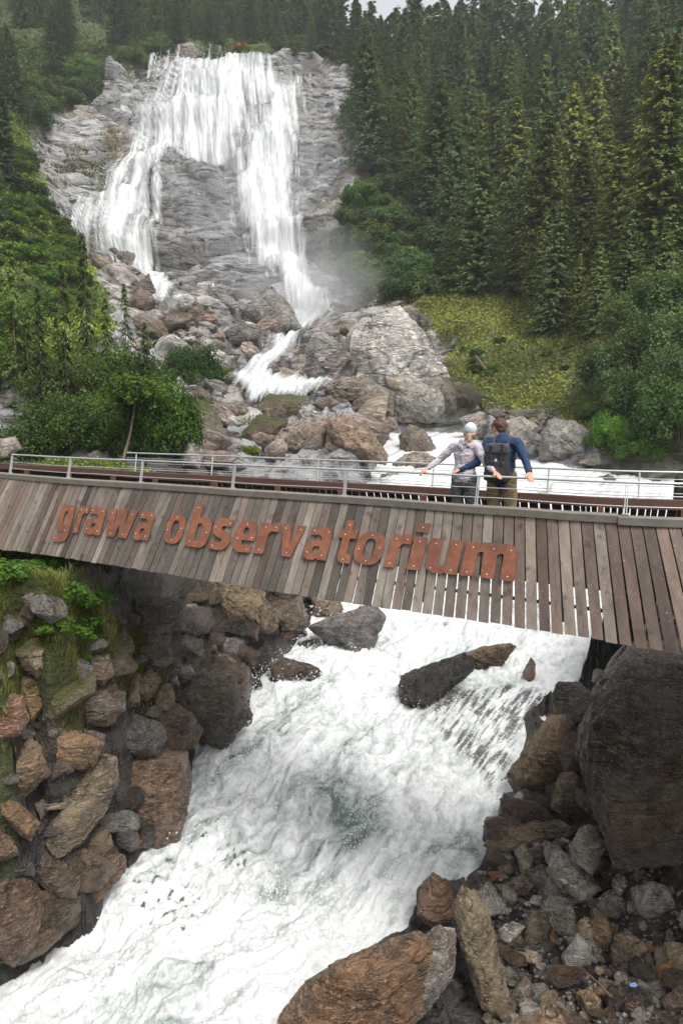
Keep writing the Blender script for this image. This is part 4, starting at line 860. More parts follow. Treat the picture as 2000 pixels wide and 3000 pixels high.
MID = [
 (zD,[(1110,1000),(1180,940),(1280,890),(1380,900),(1390,1050),(1200,1065)],'broad tan boulder in the row behind the railing',(.36,.27,.19),.9),
 (zE,[(90,900),(170,878),(250,930),(330,1040),(320,1080),(120,1066),(80,1000)],'rusty orange boulder right of the broad tan one behind the railing',(.40,.24,.13),.9),
 (zE,[(170,860),(220,800),(310,790),(345,830),(290,900),(195,898)],'overhanging dark faced boulder perched above the orange one',(.20,.13,.08),.9),
 (zE,[(230,910),(290,880),(370,890),(375,940),(300,960)],'pinkish brown rock beside the little cascade',(.32,.24,.19),.8),
 (zE,[(385,965),(430,920),(490,940),(540,1030),(500,1050),(395,1045)],'brown rock standing in the middle of the white pool',(.24,.19,.13),.9),
 (zE,[(360,1080),(410,1045),(480,1030),(540,1060),(540,1100),(370,1110)],'low pale boulder just left of the woman',(.36,.29,.22),.8),
 (zE,[(820,905),(900,885),(960,930),(930,1030),(860,1040),(825,960)],'large pale grey boulder behind the man',(.38,.35,.30),.9),
 (zE,[(980,950),(1010,905),(1100,900),(1160,940),(1185,1055),(970,1075)],'grey boulder right of the thin side fall',(.32,.31,.28),.9),
 (zE,[(1120,1080),(1180,1045),(1240,1080),(1200,1098)],'low brown boulder under the leafy bush',(.34,.25,.18),.8),
 (zE,[(655,845),(700,825),(725,850),(690,868)],'whitish flat stone at the foot of the grassy slope',(.5,.47,.42),.8),
 (zE,[(530,850),(590,845),(590,870),(535,872)],'small brown stone left of the whitish flat one',(.28,.23,.18),.8),
 (zE,[(560,800),(600,750),(680,748),(720,800),(700,850),(590,855)],'dark hollowed mossy rock at the edge of the grassy slope',(.08,.07,.05),.9),
 (zE,[(640,895),(720,868),(800,900),(810,980),(700,990)],'pale pinkish boulder behind the heads of the couple',(.38,.33,.28),.8),
 (zE,[(740,860),(800,850),(830,880),(780,905)],'dark grey stone in the row above the pale boulder',(.18,.17,.15),.8),
 (zE,[(830,860),(880,862),(890,890),(840,895)],'brown pebbly stone at the lip above the side fall',(.24,.20,.15),.8),
 (zE,[(960,880),(990,862),(1000,900),(960,905)],'grey capstone beside the top of the side fall',(.25,.23,.2),.8),
 (zD,[(1060,860),(1130,790),(1280,800),(1310,870),(1230,900),(1080,890)],'mossy brown rock behind the broad tan boulder',(.26,.19,.12),.9),
 (zD,[(900,880),(960,868),(1020,900),(1000,930),(920,912)],'bluish grey smooth stone left of the mossy brown rock',(.34,.36,.38),.8),
 (zD,[(930,840),(1000,818),(1050,870),(1010,895),(950,880)],'brown rock above the bluish grey stone',(.22,.18,.13),.8),
 (zD,[(780,870),(820,815),(890,840),(940,960),(940,1060),(850,1060)],'tall mossy rock pillar right of the green bushes',(.22,.20,.12),.8),
 (zD,[(1300,830),(1380,800),(1420,830),(1340,862)],'dark brown flat rock at the foot of the cascade',(.20,.15,.11),.8),
 (zD,[(1040,1060),(1020,950),(1080,880),(1200,900),(1180,950),(1110,1010)],'shadowed brown mass below the mossy rock',(.16,.12,.08),.8),
 (zD,[(1340,760),(1420,725),(1520,720),(1600,760),(1560,810),(1400,845)],'long brown outcrop between the lower cascade and the pool',(.30,.24,.19),.8),
 (zD,[(1015,440),(1060,410),(1120,335),(1200,420),(1262,520),(1150,575),(1060,490)],'pointed grey slab leaning at the foot of the right hand fall',(.34,.32,.30),.9),
 (zD,[(930,560),(940,530),(1000,492),(1090,510),(1085,560),(960,605)],'grey lens shaped boulder left of the leaning slab',(.27,.25,.23),.9),
 (zD,[(820,500),(860,450),(900,478),(860,532)],'rusty brown boulder in the rubble beside the lens shaped one',(.28,.16,.09),.9),
 (zD,[(1108,690),(1140,664),(1172,690),(1150,725),(1115,722)],'dark small boulder in the middle of the lower cascade',(.18,.15,.13),.9),
 (zD,[(445,220),(500,190),(560,200),(575,270),(470,262)],'brown boulder beside the left hand stream of the fall',(.24,.20,.17),.9),
 (zD,[(555,350),(620,290),(652,370),(625,420),(560,390)],'dark boulder left of the narrow left hand chute',(.17,.14,.12),.9),
 (zD,[(860,600),(900,560),(1000,620),(980,660),(880,650)],'grey brown rock in the rubble above the cascade bend',(.26,.22,.19),.9),
 (zD,[(740,450),(800,440),(830,500),(760,510)],'dark grey boulder under the hollow in the cliff',(.20,.18,.17),.9),
 (zD,[(1180,470),(1000,430),(1010,480),(1090,500)],'flat dark slab wedged under the leaning grey one',(.2,.18,.17),.7),
 (zE,[(190,600),(200,545),(300,470),(390,438),(470,520),(540,640),(575,700),(575,790),(520,850),(420,850),(330,800),(230,720)],'huge pale speckled slab right of the cascade',(.62,.59,.55),.35),
 (lambda p: p,[(1120,1150),(1180,1100),(1270,1110),(1310,1170),(1290,1235),(1150,1240)],'pale cracked base rock under the huge slab where the upper pool begins',(.40,.37,.33),.8),
 (lambda p: p,[(1040,1150),(1090,1120),(1150,1150),(1150,1215),(1060,1220)],'brownish grey block left of the pale base rock by the pool',(.30,.26,.22),.8),
 (lambda p: p,[(1270,1130),(1310,1105),(1345,1150),(1340,1210),(1280,1220)],'dark narrow block right of the pale base rock by the pool',(.17,.15,.13),.8),
 (zE,[(375,450),(440,430),(510,480),(540,560),(470,560),(400,520)],'dark streaked block at the top of the pale slab',(.22,.20,.17),.7),
 (zE,[(0,600),(40,520),(110,560),(190,640),(200,760),(100,790),(0,740)],'dark grey outcrop between the cascade and the pale slab',(.36,.34,.33),.6),
 (zE,[(150,560),(135,525),(165,515),(180,535)],'small black boulder sitting on top of the pale slab',(.05,.045,.04),.8),
 (zD,[(-60,1000),(0,978),(60,970),(90,1020),(20,1066),(-50,1060)],'pale grey rock at the left edge behind the railing',(.42,.38,.34),.8),
 (zD,[(0,800),(60,760),(110,780),(90,830),(20,850)],'pale rock on the left slope below the meadow',(.38,.33,.28),.8),
 (zD,[(530,585),(560,560),(595,575),(590,610),(540,612)],'pinkish block peeping over the green bushes',(.40,.34,.30),.8),
]
for f, pts, lab, col_, th in MID:
    P_ = np.array(f(pts)); y_ = P_[:, 1].mean()
    dm = 24 if y_ > 1150 else 40
    far = y_ < 1150
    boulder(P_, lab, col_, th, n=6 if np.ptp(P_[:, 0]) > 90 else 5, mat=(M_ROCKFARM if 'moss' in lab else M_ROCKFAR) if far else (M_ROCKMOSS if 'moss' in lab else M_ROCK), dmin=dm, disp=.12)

# shared stones: cobble beach, bank rubble, upper rubble
STONE = []
for i in range(10):
    r_ = np.random.default_rng(900+i); q = r_.normal(size=(16, 3)); q /= np.linalg.norm(q, axis=1)[:, None]; q *= np.array([1, r_.uniform(.6, .95), r_.uniform(.45, .8)])
    c0, R, F = hull_rock(q, 4, 90, .12, 900+i); STONE.append(mesh_np('stone', R, F, True))
for m in STONE: m.materials.append(M_ROCK)
STONEF = [m.copy() for m in STONE[:5]]
for m in STONEF: m.materials.clear(); m.materials.append(M_ROCKFAR)
CCOL = [GY, GY, GY, LG, BR, BR, TN, TN, OR, DK, DK, WB, WB, BR, GY, (.30,.28,.25), (.22,.19,.16), (.2,.18,.16)]
WORD = {GY: 'grey', LG: 'light grey', BR: 'brown', TN: 'tan', OR: 'rusty orange', DK: 'blackish', WB: 'dark brown', RD: 'dark red', PK: 'pinkish'}
def scatter(poly, n, smin, smax, dmin, label, group, meshes, cat='stone', name='stone', mind=.8, expo=2., cols=CCOL, dmax=400, sink=.25):
    P = np.array(poly, float); lo, hi = P.min(0), P.max(0); out = []; tries = 0
    while len(out) < n and tries < n*40:
        tries += 1; x = random.uniform(lo[0], hi[0]); y = random.uniform(lo[1], hi[1])
        if sdf(poly, np.array([x]), np.array([y]))[0] < 0: continue
        if max(sdf(CASC, np.array([x]), np.array([y]))[0], sdf(SIDE, np.array([x]), np.array([y]))[0]) > -14: continue
        D = hit(x, y, dmin)
        if D > dmax: continue
        u, r = ray(x, y); s = smin+(smax-smin)*random.random()**expo
        p = np.array([float(u)*D, D, float(r)*D])
        if any((p[0]-q[0])**2+(p[1]-q[1])**2 < (mind*(s+q[3]))**2 for q in out): continue
        p[2] = max(float(zg(p[0], p[1])[0]), p[2]-.4)
        out.append((*p, s))
    for x, y, z, s in out:
        ck = random.choice(cols); szw = 'large ' if s > smin+(smax-smin)*.6 else 'small ' if s < smin+(smax-smin)*.2 else ''
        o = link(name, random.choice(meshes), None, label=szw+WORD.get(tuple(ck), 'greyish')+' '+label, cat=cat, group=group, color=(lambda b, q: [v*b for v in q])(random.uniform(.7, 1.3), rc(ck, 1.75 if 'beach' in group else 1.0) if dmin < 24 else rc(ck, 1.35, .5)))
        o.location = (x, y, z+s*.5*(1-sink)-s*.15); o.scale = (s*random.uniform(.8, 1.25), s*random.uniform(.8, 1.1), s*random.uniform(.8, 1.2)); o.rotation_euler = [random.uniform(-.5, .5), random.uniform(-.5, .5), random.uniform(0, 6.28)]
BEACH = [(1400,2580),(1450,2480),(1650,2430),(1800,2480),(2100,2480),(2100,3100),(1430,3100),(1420,2900),(1440,2720)]
scatter(BEACH, 262, .09, .42, 7, 'river cobble among many on the beach in the lower right', 'cobbles on the beach', STONE, 'cobble', 'cobble', .50, 2.3)
scatter([(-60,1820),(300,1800),(520,1850),(700,1900),(720,2090),(560,2160),(480,2420),(280,2600),(-60,2800)], 150, .15, .7, 7, 'rock filling a gap between the larger boulders of the left bank', 'gap stones of the left bank', STONE, 'rock', 'rock', .45, 1.4)
scatter([(1400,2420),(1500,2330),(1700,2280),(1760,2420),(1600,2480)], 22, .15, .4, 7, 'stone piled below the egg shaped boulder', 'stones below the egg shaped boulder', STONE, 'rock', 'rock', .6)
scatter([(580,1720),(900,1740),(900,1880),(800,1960),(640,1940),(560,1850)], 45, .3, 1.0, 12, 'rock jumbled in the shade under the bridge', 'shaded rocks under the bridge', STONE, 'rock', 'rock', .6, cols=[DK, WB, BR])  # dark stone colours only, which also carry the shade beneath the deck
scatter([(460,900),(700,880),(900,1000),(760,1060),(650,1140),(620,1240),(1120,1240),(1120,1330),(700,1380),(560,1380),(520,1180),(600,1080)], 75, .5, 2.0, 26, 'rock in the rubble between the fall and the bridge', 'rubble below the waterfall', STONEF, 'rock', 'rock', .6, 1.8, cols=[GY, PK, BR, TN, LG, (.28,.24,.2)])
scatter([(1040,1110),(1130,1080),(1260,1090),(1320,1180),(1300,1215),(1150,1190),(1060,1190)], 26, .6, 1.6, 44, 'rock below the huge pale speckled slab', 'rocks below the pale slab', STONEF, 'rock', 'rock', .5, 1.4, cols=[GY, LG, TN, (.28,.24,.2)])
scatter([(280,760),(420,740),(480,900),(620,880),(640,960),(500,1060),(340,900)], 70, .7, 2.4, 50, 'boulder strewn at the left foot of the waterfall', 'boulders at the left foot of the fall', STONEF, 'boulder', 'boulder', .6, 1.8, cols=[GY, LG, BR, (.28,.24,.22)])
scatter([(1150,1195),(1320,1190),(1560,1230),(1620,1260),(1500,1270),(1180,1230)], 34, .25, .9, 40, 'rock in the line along the upper pool', 'rocks along the upper pool', STONEF, 'rock', 'rock', .6)
scatter([(1150,1390),(1400,1380),(2000,1400),(2000,1440),(1150,1440)], 12, .5, 1.3, 27, 'low rock showing in the white water behind the railing', 'low rocks in the upper rapids', STONE, 'rock', 'rock', 1.0, cols=[BR, TN, WB], sink=1.0)
scatter([(330,2560),(370,2500),(480,2420),(545,2300),(540,2190),(640,2170),(720,2100),(700,1990),(800,1920),(740,1880),(640,1960),(600,2080),(500,2170),(430,2300),(300,2480),(120,2660),(-40,2760),(0,2850),(170,2760)], 60, .25, .75, 7, 'wet rock along the waterline of the left bank', 'waterline rocks of the left bank', STONE, 'rock', 'rock', .5, 1.2, cols=[DK, WB, BR, (.13,.11,.095)])
scatter([(1430,2460),(1520,2370),(1560,2240),(1640,2130),(1720,2080),(1790,1960),(1830,2000),(1750,2140),(1700,2260),(1600,2400),(1450,2560)], 40, .2, .7, 7, 'wet rock along the waterline of the right bank', 'waterline rocks of the right bank', STONE, 'rock', 'rock', .5, 1.2, cols=[DK, WB, DK, (.13,.11,.095)])
# fine gravel between the cobbles: one loose mass
def gravel(poly, n, s0, s1, dmin, label):
    P = np.array(poly, float); lo, hi = P.min(0), P.max(0); xy = rng.uniform(lo, hi, (n*2, 2)); xy = xy[sdf(poly, xy[:,0], xy[:,1]) > 0][:n]
    V0, F0 = ico(1); Vs, Fs, T = [], [], []
    for i, (x, y) in enumerate(xy):
        D = hit(x, y, dmin); u, r = ray(x, y); p = np.array([float(u)*D, D, float(zg(float(u)*D, D)[0])]); s = s0+(s1-s0)*random.random()**2
        Vs.append(V0*s*rng.uniform(.6, 1.2, (len(V0), 3))*np.array([1, .8, .6])+p); Fs.append(F0+len(V0)*i); T.append(np.full(len(V0), random.random()))
    M = MT('gravel'); t = M.attr('tint').outputs['Fac']; c = M.ramp(t, [(0, (.025,.022,.02)), (.5, (.09,.075,.06)), (.8, (.17,.15,.13)), (.9, (.17,.10,.06)), (1, (.18,.165,.15))])
    M.set(Base_Color=c, Roughness=.45)
    link('gravel', mesh_np('gravel', np.concatenate(Vs), np.concatenate(Fs), False, {'tint': np.concatenate(T)}), M.m, label=label, cat='gravel', kind='stuff')
gravel(BEACH, 2600, .02, .07, 7, 'loose wet gravel filling the gaps between cobbles')
# ------------------------------------------------------------------ vegetation
def tri_cloud(C, N, size, aspect=.5, jit=.75, seed=0, droop=0.):
    """one leaf-sized face per centre C, lying roughly across direction N"""
    r_ = np.random.default_rng(seed); n = len(C)
    d = N+r_.normal(size=(n, 3))*jit; d /= np.linalg.norm(d, axis=1)[:, None]
    t = np.cross(d, r_.normal(size=(n, 3))); t /= np.linalg.norm(t, axis=1)[:, None]+1e-9; b = np.cross(d, t)
    s = (size*r_.uniform(.6, 1.3, n))[:, None] if np.ndim(size) == 0 else (size*r_.uniform(.6, 1.3, n))[:, None]
    V = np.stack([C-t*s*.6, C+b*s*aspect, C+t*s*.6, C-b*s*aspect], 1).reshape(-1, 3)
    F = np.arange(4*n).reshape(-1, 4); return V, F
def spruce_meshes(seed, levels=42, nb=11, seg=5, Rm=.17, sparse=0., base=.05, card=.022, lo=False):
    r_ = np.random.default_rng(seed); V, T = [], []
    ring = []
    for i in range(levels):
        f = i/(levels-1); z = base+(1-base)*f**.92; R = Rm*((1-f)**.82)*r_.uniform(.78, 1.15)+.006
        k = max(4, int(nb*(.45+.55*(1-f))))
        for j in range(k):
            if r_.random() < sparse: continue
            a = r_.uniform(0, 6.283); L = R*r_.uniform(.55, 1.15); tn = r_.random()
            ring.append((z+r_.uniform(-.012, .012), a, L, tn))
    ring = np.array(ring); m = len(ring)
    s = (np.arange(seg)+1)/seg; zz, aa, LL, tn = ring.T
    rad = LL[:, None]*s[None]; dz = -LL[:, None]*(.42*s[None]**1.4)+LL[:, None]*.12*(s[None] > .8)
    cx = np.cos(aa)[:, None]*rad; cy = np.sin(aa)[:, None]*rad; cz = zz[:, None]+dz
    C = np.stack([cx, cy, cz], -1); rep = 2 if lo else 3
    out, tt = [], []
    for q in range(rep):
        n = m*seg; w = (card*(1.15-.45*s)[None]*np.ones((m, 1))).reshape(-1)*r_.uniform(.6, 1.3, n)
        c = C.reshape(-1, 3)+r_.normal(size=(n, 3))*card*.30
        rd = np.stack([np.cos(aa), np.sin(aa), aa*0], 1)[:, None].repeat(seg, 1).reshape(-1, 3); tg = np.stack([-rd[:,1], rd[:,0], rd[:,0]*0], 1)
        th = r_.uniform(-1.1, 1.1, n)[:, None]; side = tg*np.cos(th)+rd*np.sin(th)*.6; dn = rd*.75+np.array([0, 0, -1.])*r_.uniform(.35, 1.15, n)[:, None]
        w = w[:, None]
        V4 = np.stack([c-side*w*.55, c+side*w*.55, c+dn*w*1.15+side*w*.12, c+dn*w*.95-side*w*.2], 1)
        out.append(V4.reshape(-1, 3)); t = (tn[:, None]**2*.45+.40*s[None]**2+.35*((zz[:, None]-base)/(1-base))**2+r_.uniform(-.18, .12, (m, seg))).reshape(-1); tt.append(np.repeat(t, 4))  # paler twig tips, plus daylight on the treetop painted in as lighter tint
    V = np.concatenate(out); T = np.clip(np.concatenate(tt), 0, 1)
    crown = mesh_np('crown', V, np.arange(len(V)).reshape(-1, 4), True, {'tint': T})
    return V, T, crown
def trunk_mesh(r0=.016, h=1., lean=0., k=7, n=8, seed=0):
    mb = MB(); t = np.linspace(-.03, h, n); r_ = np.random.default_rng(seed); x = np.cumsum(r_.normal(size=n)*.004); y = np.cumsum(r_.normal(size=n)*.004)
    mb.ring_tube(np.stack([x+lean*t, y, t], 1), r0*(1-t.clip(0)/h*.9), k); return mesh_np('trunk', np.concatenate(mb.V), np.array(mb.F), True, {'tint': np.concatenate(mb.t)})
SPR = []
for i in range(5):
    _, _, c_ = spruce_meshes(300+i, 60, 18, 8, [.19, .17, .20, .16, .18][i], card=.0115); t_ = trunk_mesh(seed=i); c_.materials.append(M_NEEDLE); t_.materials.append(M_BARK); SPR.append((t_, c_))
LAR = []
for i in range(2):
    _, _, c_ = spruce_meshes(330+i, 34, 8, 5, .20, .35, .16, .020); t_ = trunk_mesh(.011, seed=20+i); c_.materials.append(M_LEAF); t_.materials.append(M_BARK); LAR.append((t_, c_))
BALL = [spruce_meshes(350+i, 17, 6, 3, .16, 0, .05, .05, True) for i in range(3)]
def tree(x, y, h, kind, color, label, group, name='spruce', cat='spruce tree', wid=1., z=None):
    r = bpy.data.objects.new(name, None); COL.objects.link(r); r.location = (x, y, (float(zg(x, y)[0]) if z is None else z)-.3)
    tag(r, label, cat, group); s = h
    for nm, me in (('trunk', kind[0]), ('crown', kind[1])):
        o = link(nm, me, None, r, color=color); o.scale = (s*wid, s*wid, s); o.rotation_euler.z = random.uniform(0, 6.28)
    return r
def tcol(g=0.):
    """needle tint multiplier; g goes towards golden tips"""
    b = random.uniform(.7, 1.55); return (b*(.88+.95*g+random.uniform(-.08, .08)), b*(1+.45*g), b*(.95-.25*g+random.uniform(-.1, .25)))
PLACED = []
def where(x, y):
    v = 'at the top' if y < 150 else 'in the upper part' if y < 300 else 'halfway up' if y < 480 else 'in the lower part' if y < 680 else 'near the foot'
    return v, ('beside the cliff' if x < 1150 else 'left of its middle' if x < 1350 else 'in its middle' if x < 1600 else 'right of its middle' if x < 1830 else 'by the right edge')

def spot(px_, base_y, dmin):
    D = hit(px_, base_y, dmin, water=False); u, r = ray(px_, base_y); return float(u)*D, D
def hero(px_, top, base, dmin, kind, g, label, wid=1., name='spruce', cat='spruce tree', col=None):
    x, y = spot(px_, base, dmin); z = float(zg(x, y)[0]); _, r1 = ray(px_, top); h = float(r1)*y-z
    PLACED.append((x, y)); tree(x, y, h, kind, col or tcol(g), label, None, name, cat, wid)
for i, (x_, t_, b_, w_, g_, lab) in enumerate([
 (1400,460,862,1.15,.1,'broad dark spruce on the lower edge of the forest above the yellow green meadow'),(1500,540,870,1.0,.15,'dark spruce right of the broad one at the meadow edge'),
 (1622,590,968,.9,.2,'slim dark spruce standing forward on the meadow'),(1688,735,985,.85,1.0,'small golden brown spruce on the meadow'),(1745,700,975,.95,.35,'olive spruce directly right of the small golden one'),
 (1590,600,905,1.05,.5,'olive tipped spruce behind the slim dark one'),(1830,620,900,1.1,.3,'bushy green spruce above the grey green shrubs'),(1935,640,900,1.1,.2,'dark green spruce near the right edge above the shrubs'),
 (1330,560,845,1.0,.1,'dark spruce at the left corner of the lower forest edge'),(1700,430,760,1.1,.7,'yellow tipped spruce in the middle of the right hand slope'),(1850,410,740,1.1,.6,'tall yellowish spruce high on the right hand slope'),(1960,380,730,1.2,.6,'golden green spruce at the right edge')]):
    hero(x_, t_, b_, 44, SPR[i % 5], g_, lab, w_*1.6)
for i, (x_, t_, b_, w_, k, lab, c_) in enumerate([
 (262,672,1120,.75,0,'tall thin larch with sparse branches on the left slope',(.42,.42,.3)),(135,830,1290,.6,1,'slender bare stemmed larch near the left end of the bridge',(.38,.38,.3)),
 (205,760,1250,.6,0,'thin grey green larch between the two taller larches',(.4,.4,.3)),(432,930,1200,.9,1,'small dark larch rising out of the green bushes',(.45,.5,.35)),(60,700,1180,.8,0,'light green larch at the left edge of the slope',(.9,1.,.6)),
 (320,860,1160,.9,1,'light green larch above the middle of the left thicket',(.7,.85,.4)),(375,820,1110,.8,0,'pale green larch directly left of the small dark one',(.75,.85,.45)),(180,900,1190,.9,1,'bushy larch between the two tall thin larches',(.6,.75,.4)),(95,880,1230,.9,0,'ragged larch with dense lower branches on the left slope',(.55,.7,.4))]):
    hero(x_, t_, b_, 24, LAR[k], 0, lab, w_, 'larch', 'larch tree', c_)
# the forests
def forest(poly, n, hmin, hmax, gap, dmin, dmax, gfun, maxind, label, group, stufflabel, umax=.75):
    cand = []; tries = 0
    while len(cand) < n and tries < n*60:
        tries += 1; y = math.sqrt(random.uniform(dmin**2, dmax**2)); u = random.uniform(-umax, umax); x = u*y; z = float(zg(x, y)[0]); qx, qy = proj(x, y, z)
        if sdf(poly, np.array([qx]), np.array([qy]))[0] < 0: continue
        if any((x-a)**2+(y-b)**2 < gap*gap for a, b in PLACED): continue
        PLACED.append((x, y)); cand.append((x, y, z, qx, qy))
    cand.sort(key=lambda c: c[1]); Vs, Ts, k = [], [], 0
    for i, (x, y, z, qx, qy) in enumerate(cand):
        h = random.uniform(hmin, hmax)
        if 990 < qx < 1370: h = min(h, max(4, (qy-random.uniform(12, 95))*y/FPX))
        elif 1430 < qx < 1590: h = min(h, max(4, (qy-random.uniform(-40, 60))*y/FPX))
        if i < maxind and -60 < qx < 2060:
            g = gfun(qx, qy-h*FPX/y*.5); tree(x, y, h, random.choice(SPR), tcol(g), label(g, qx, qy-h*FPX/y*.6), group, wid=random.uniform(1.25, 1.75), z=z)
        else:
            V, T, _ = random.choice(BALL); Vs.append(V*h*np.array([1.5, 1.5, 1])+np.array([x, y, z-.4])); Ts.append(T*.8)
    if Vs:
        V = np.concatenate(Vs); me = mesh_np('forest', V, np.arange(len(V)).reshape(-1, 4), True, {'tint': np.concatenate(Ts)})
        link('forest', me, M_NEEDLE, label=stufflabel, cat='forest', kind='stuff', color=(1, 1, 1))
RF = [(930,165),(1010,185),(1040,330),(1060,500),(1180,600),(1300,700),(1330,860),(1560,965),(1700,990),(1850,850),(2600,850),(2600,-300),(900,-300)]
def gold(x, y): return max(0, random.gauss(.08+.55*math.exp(-((x-1750)/330)**2-((y-480)/230)**2), .25))
forest(RF, 400, 11, 21, 3.6, 60, 212, gold, 210, lambda g, x, y: ('spruce with yellowish tips %s of the right forest, %s' if g > .4 else 'dark spruce %s of the right forest, %s') % where(x, y), 'spruces of the right hand forest', 'distant dark spruce wood above the right hand slope')
LF = [(-700,430),(30,470),(60,280),(190,270),(330,190),(420,150),(440,-50),(440,-400),(-700,-400)]
forest(LF, 110, 10, 18, 4.2, 100, 235, lambda x, y: max(0, random.gauss(.05, .2)), 60, lambda g, x, y: 'dark spruce %s of the left wood%s' % (where(x, y)[0], ', by the picture edge' if x < 130 else ', near the crest' if x > 330 else ''), 'spruces left of the waterfall', 'distant spruce wood above the left slope')
TF = [(360,165),(560,135),(700,145),(900,165),(1010,150),(1100,-400),(360,-400)]
forest(TF, 300, 6, 12, 3.6, 158, 262, lambda x, y: max(0, random.gauss(.25, .3)), 26, lambda g, x, y: 'small spruce standing behind the %s of the waterfall crest' % ('left end' if x < 600 else 'middle' if x < 780 else 'right end'), 'spruces behind the waterfall crest', 'mountain wood rising behind the waterfall')
hero(20, 250, 560, 60, SPR[1], 0, 'tall dark spruce at the left edge beside the bare cliff', 1.5)
hero(-30, 330, 640, 60, SPR[2], 0, 'dark spruce cut by the left edge of the picture', 1.4)

# shrubs and broadleaved bushes
def shrub_mesh(seed, n=9000, leaf=.05, clumps=60, flat=.8):
    r_ = np.random.default_rng(seed); d = r_.normal(size=(clumps, 3)); d[:, 2] = np.abs(d[:, 2])*.9-.15; d /= np.linalg.norm(d, axis=1)[:, None]
    cc = d*r_.uniform(.5, .95, clumps)[:, None]*np.array([1, 1, flat]); cr_ = r_.uniform(.10, .30, clumps)
    w_ = cr_**2; idx = r_.choice(clumps, n, p=w_/w_.sum()); e = r_.normal(size=(n, 3)); e /= np.linalg.norm(e, axis=1)[:, None]
    C = cc[idx]+e*(cr_[idx]*r_.uniform(.55, 1.08, n))[:, None]; C[:, 2] += .25
    V, F = tri_cloud(C, e+np.array([0, 0, .6]), leaf, .42, .55, seed); t = np.clip(r_.random(clumps)[idx]*.7+(r_.random(n)**2)*.5-.05, 0, 1)
    me = mesh_np('crown', V, F, True, {'tint': np.repeat(t, 4)}); me.materials.append(M_LEAF)
    mb = MB()
    for q in range(7):
        j = r_.integers(clumps); p = np.stack([np.zeros(3)+r_.normal(size=3)*.03*np.array([1,1,0]), cc[j]*.4+[0,0,.12], cc[j]*.9+[0,0,.25]]); p[0, 2] = -.15; mb.ring_tube(p, [.03, .02, .008], 5)
    ms = mesh_np('stems', np.concatenate(mb.V), np.array(mb.F), True, {'tint': np.concatenate(mb.t)}); ms.materials.append(M_BARK); return ms, me
SH = [shrub_mesh(500+i, 6500, .085, 60) for i in range(3)]; SHB = [shrub_mesh(520+i, 15000, .052, 110, .95) for i in range(3)]
def shrub(px_, py_, r, dmin, kinds, color, label, group=None, squash=1., lift=0., name='shrub', cat='shrub'):
    x, y = spot(px_, py_, dmin); m = random.choice(kinds); o = bpy.data.objects.new(name, None); COL.objects.link(o); o.location = (x, y, float(zg(x, y)[0])-.1*r+lift); tag(o, label, cat, group)
    for nm, me in (('stems', m[0]), ('crown', m[1])):
        c = link(nm, me, None, o, color=color); c.scale = (r*random.uniform(.9, 1.15), r, r*squash*random.uniform(.9, 1.15)); c.rotation_euler.z = random.uniform(0, 6.28)
GG = (.75,.85,.95); YG = (1.25,1.2,.7); DG = (.55,.7,.6); MG = (.85,1.05,.8)
for (x_, y_, r, c_, lab) in [
 (1800,1140,2.6,GG,'silvery green leafy shrub left in the big thicket on the right'),(1930,1080,3.1,(.8,.9,.95),'large silvery shrub at the right edge above the river'),(1870,1230,2.4,(.65,.8,.7),'green shrub low in the thicket on the right bank'),
 (1990,1290,2.6,(.5,.7,.5),'dark green shrub at the right edge by the water'),(1790,1300,1.5,(.95,1.5,.6),'bright green nettly shrub hanging over the right bank'),(1880,1345,1.4,(.6,.95,.45),'fresh green low shrub at the foot of the thicket'),
 (1880,960,2.8,(.8,.9,.8),'grey green shrub at the top of the thicket on the right'),(1980,930,2.8,(.7,.85,.7),'green shrub below the edge of the forest on the right'),(1990,1180,2.6,(.75,.85,.85),'silvery shrub cut by the right edge'),(1745,1220,1.2,(.8,1.2,.5),'small light green shrub at the left foot of the thicket')]:
    shrub(x_, y_, r, 30, SHB, c_, lab, squash=1.1)
for (x_, y_, r, c_, lab, sq) in [
 (330,1330,1.9,(.42,.6,.3),'dark glossy green bush just behind the left part of the railing',1.2),(470,1330,1.8,(.5,.75,.25),'deep green bush right of the dark glossy one behind the railing',1.4),(250,1310,1.9,(.55,.72,.4),'green bush behind the railing left of the birch trunk',1.2),
 (560,1240,1.5,(.55,.75,.25),'green bush on the mossy rocks beside the cascade',1.1),(400,1180,2.2,(.5,.66,.3),'rounded green bush in the centre of the left thicket',1.2),(570,1120,2.4,(.36,.58,.34),'dark blue green bush on top of the left thicket',1.0),
 (300,1130,1.8,(.8,.9,.5),'light olive bush higher up in the left thicket',1.0),(470,1040,1.5,(.8,.9,.35),'yellowish green bush at the upper rim of the left thicket',.9),(60,1345,1.5,(.5,.62,.4),'dark bush at the very left end behind the railing',.9),
 (130,1330,1.9,(.5,.65,.45),'low green bush near the left end of the railing',1.0),
 (200,1200,2.0,(.6,.7,.5),'open olive bush beneath the thin larches',1.2),(640,1120,1.6,(.9,.95,.35),'mossy yellow green bush at the right rim of the left thicket',.7),(70,1120,2.6,(.9,1.05,.55),'bright green bush on the left meadow slope',.8),
 (20,1000,3.,(.9,1.1,.55),'bright green bush at the left edge of the slope',1.),(735,1330,.5,(1.5,1.4,.4),'small yellow green plant between the boulders behind the railing',.8),(690,1290,.45,(.9,1.1,.4),'small green plant at the foot of the rock pillar',.8)]:
    shrub(x_, y_, r, 24, SHB if r > 1.6 else SH, c_, lab, squash=sq)
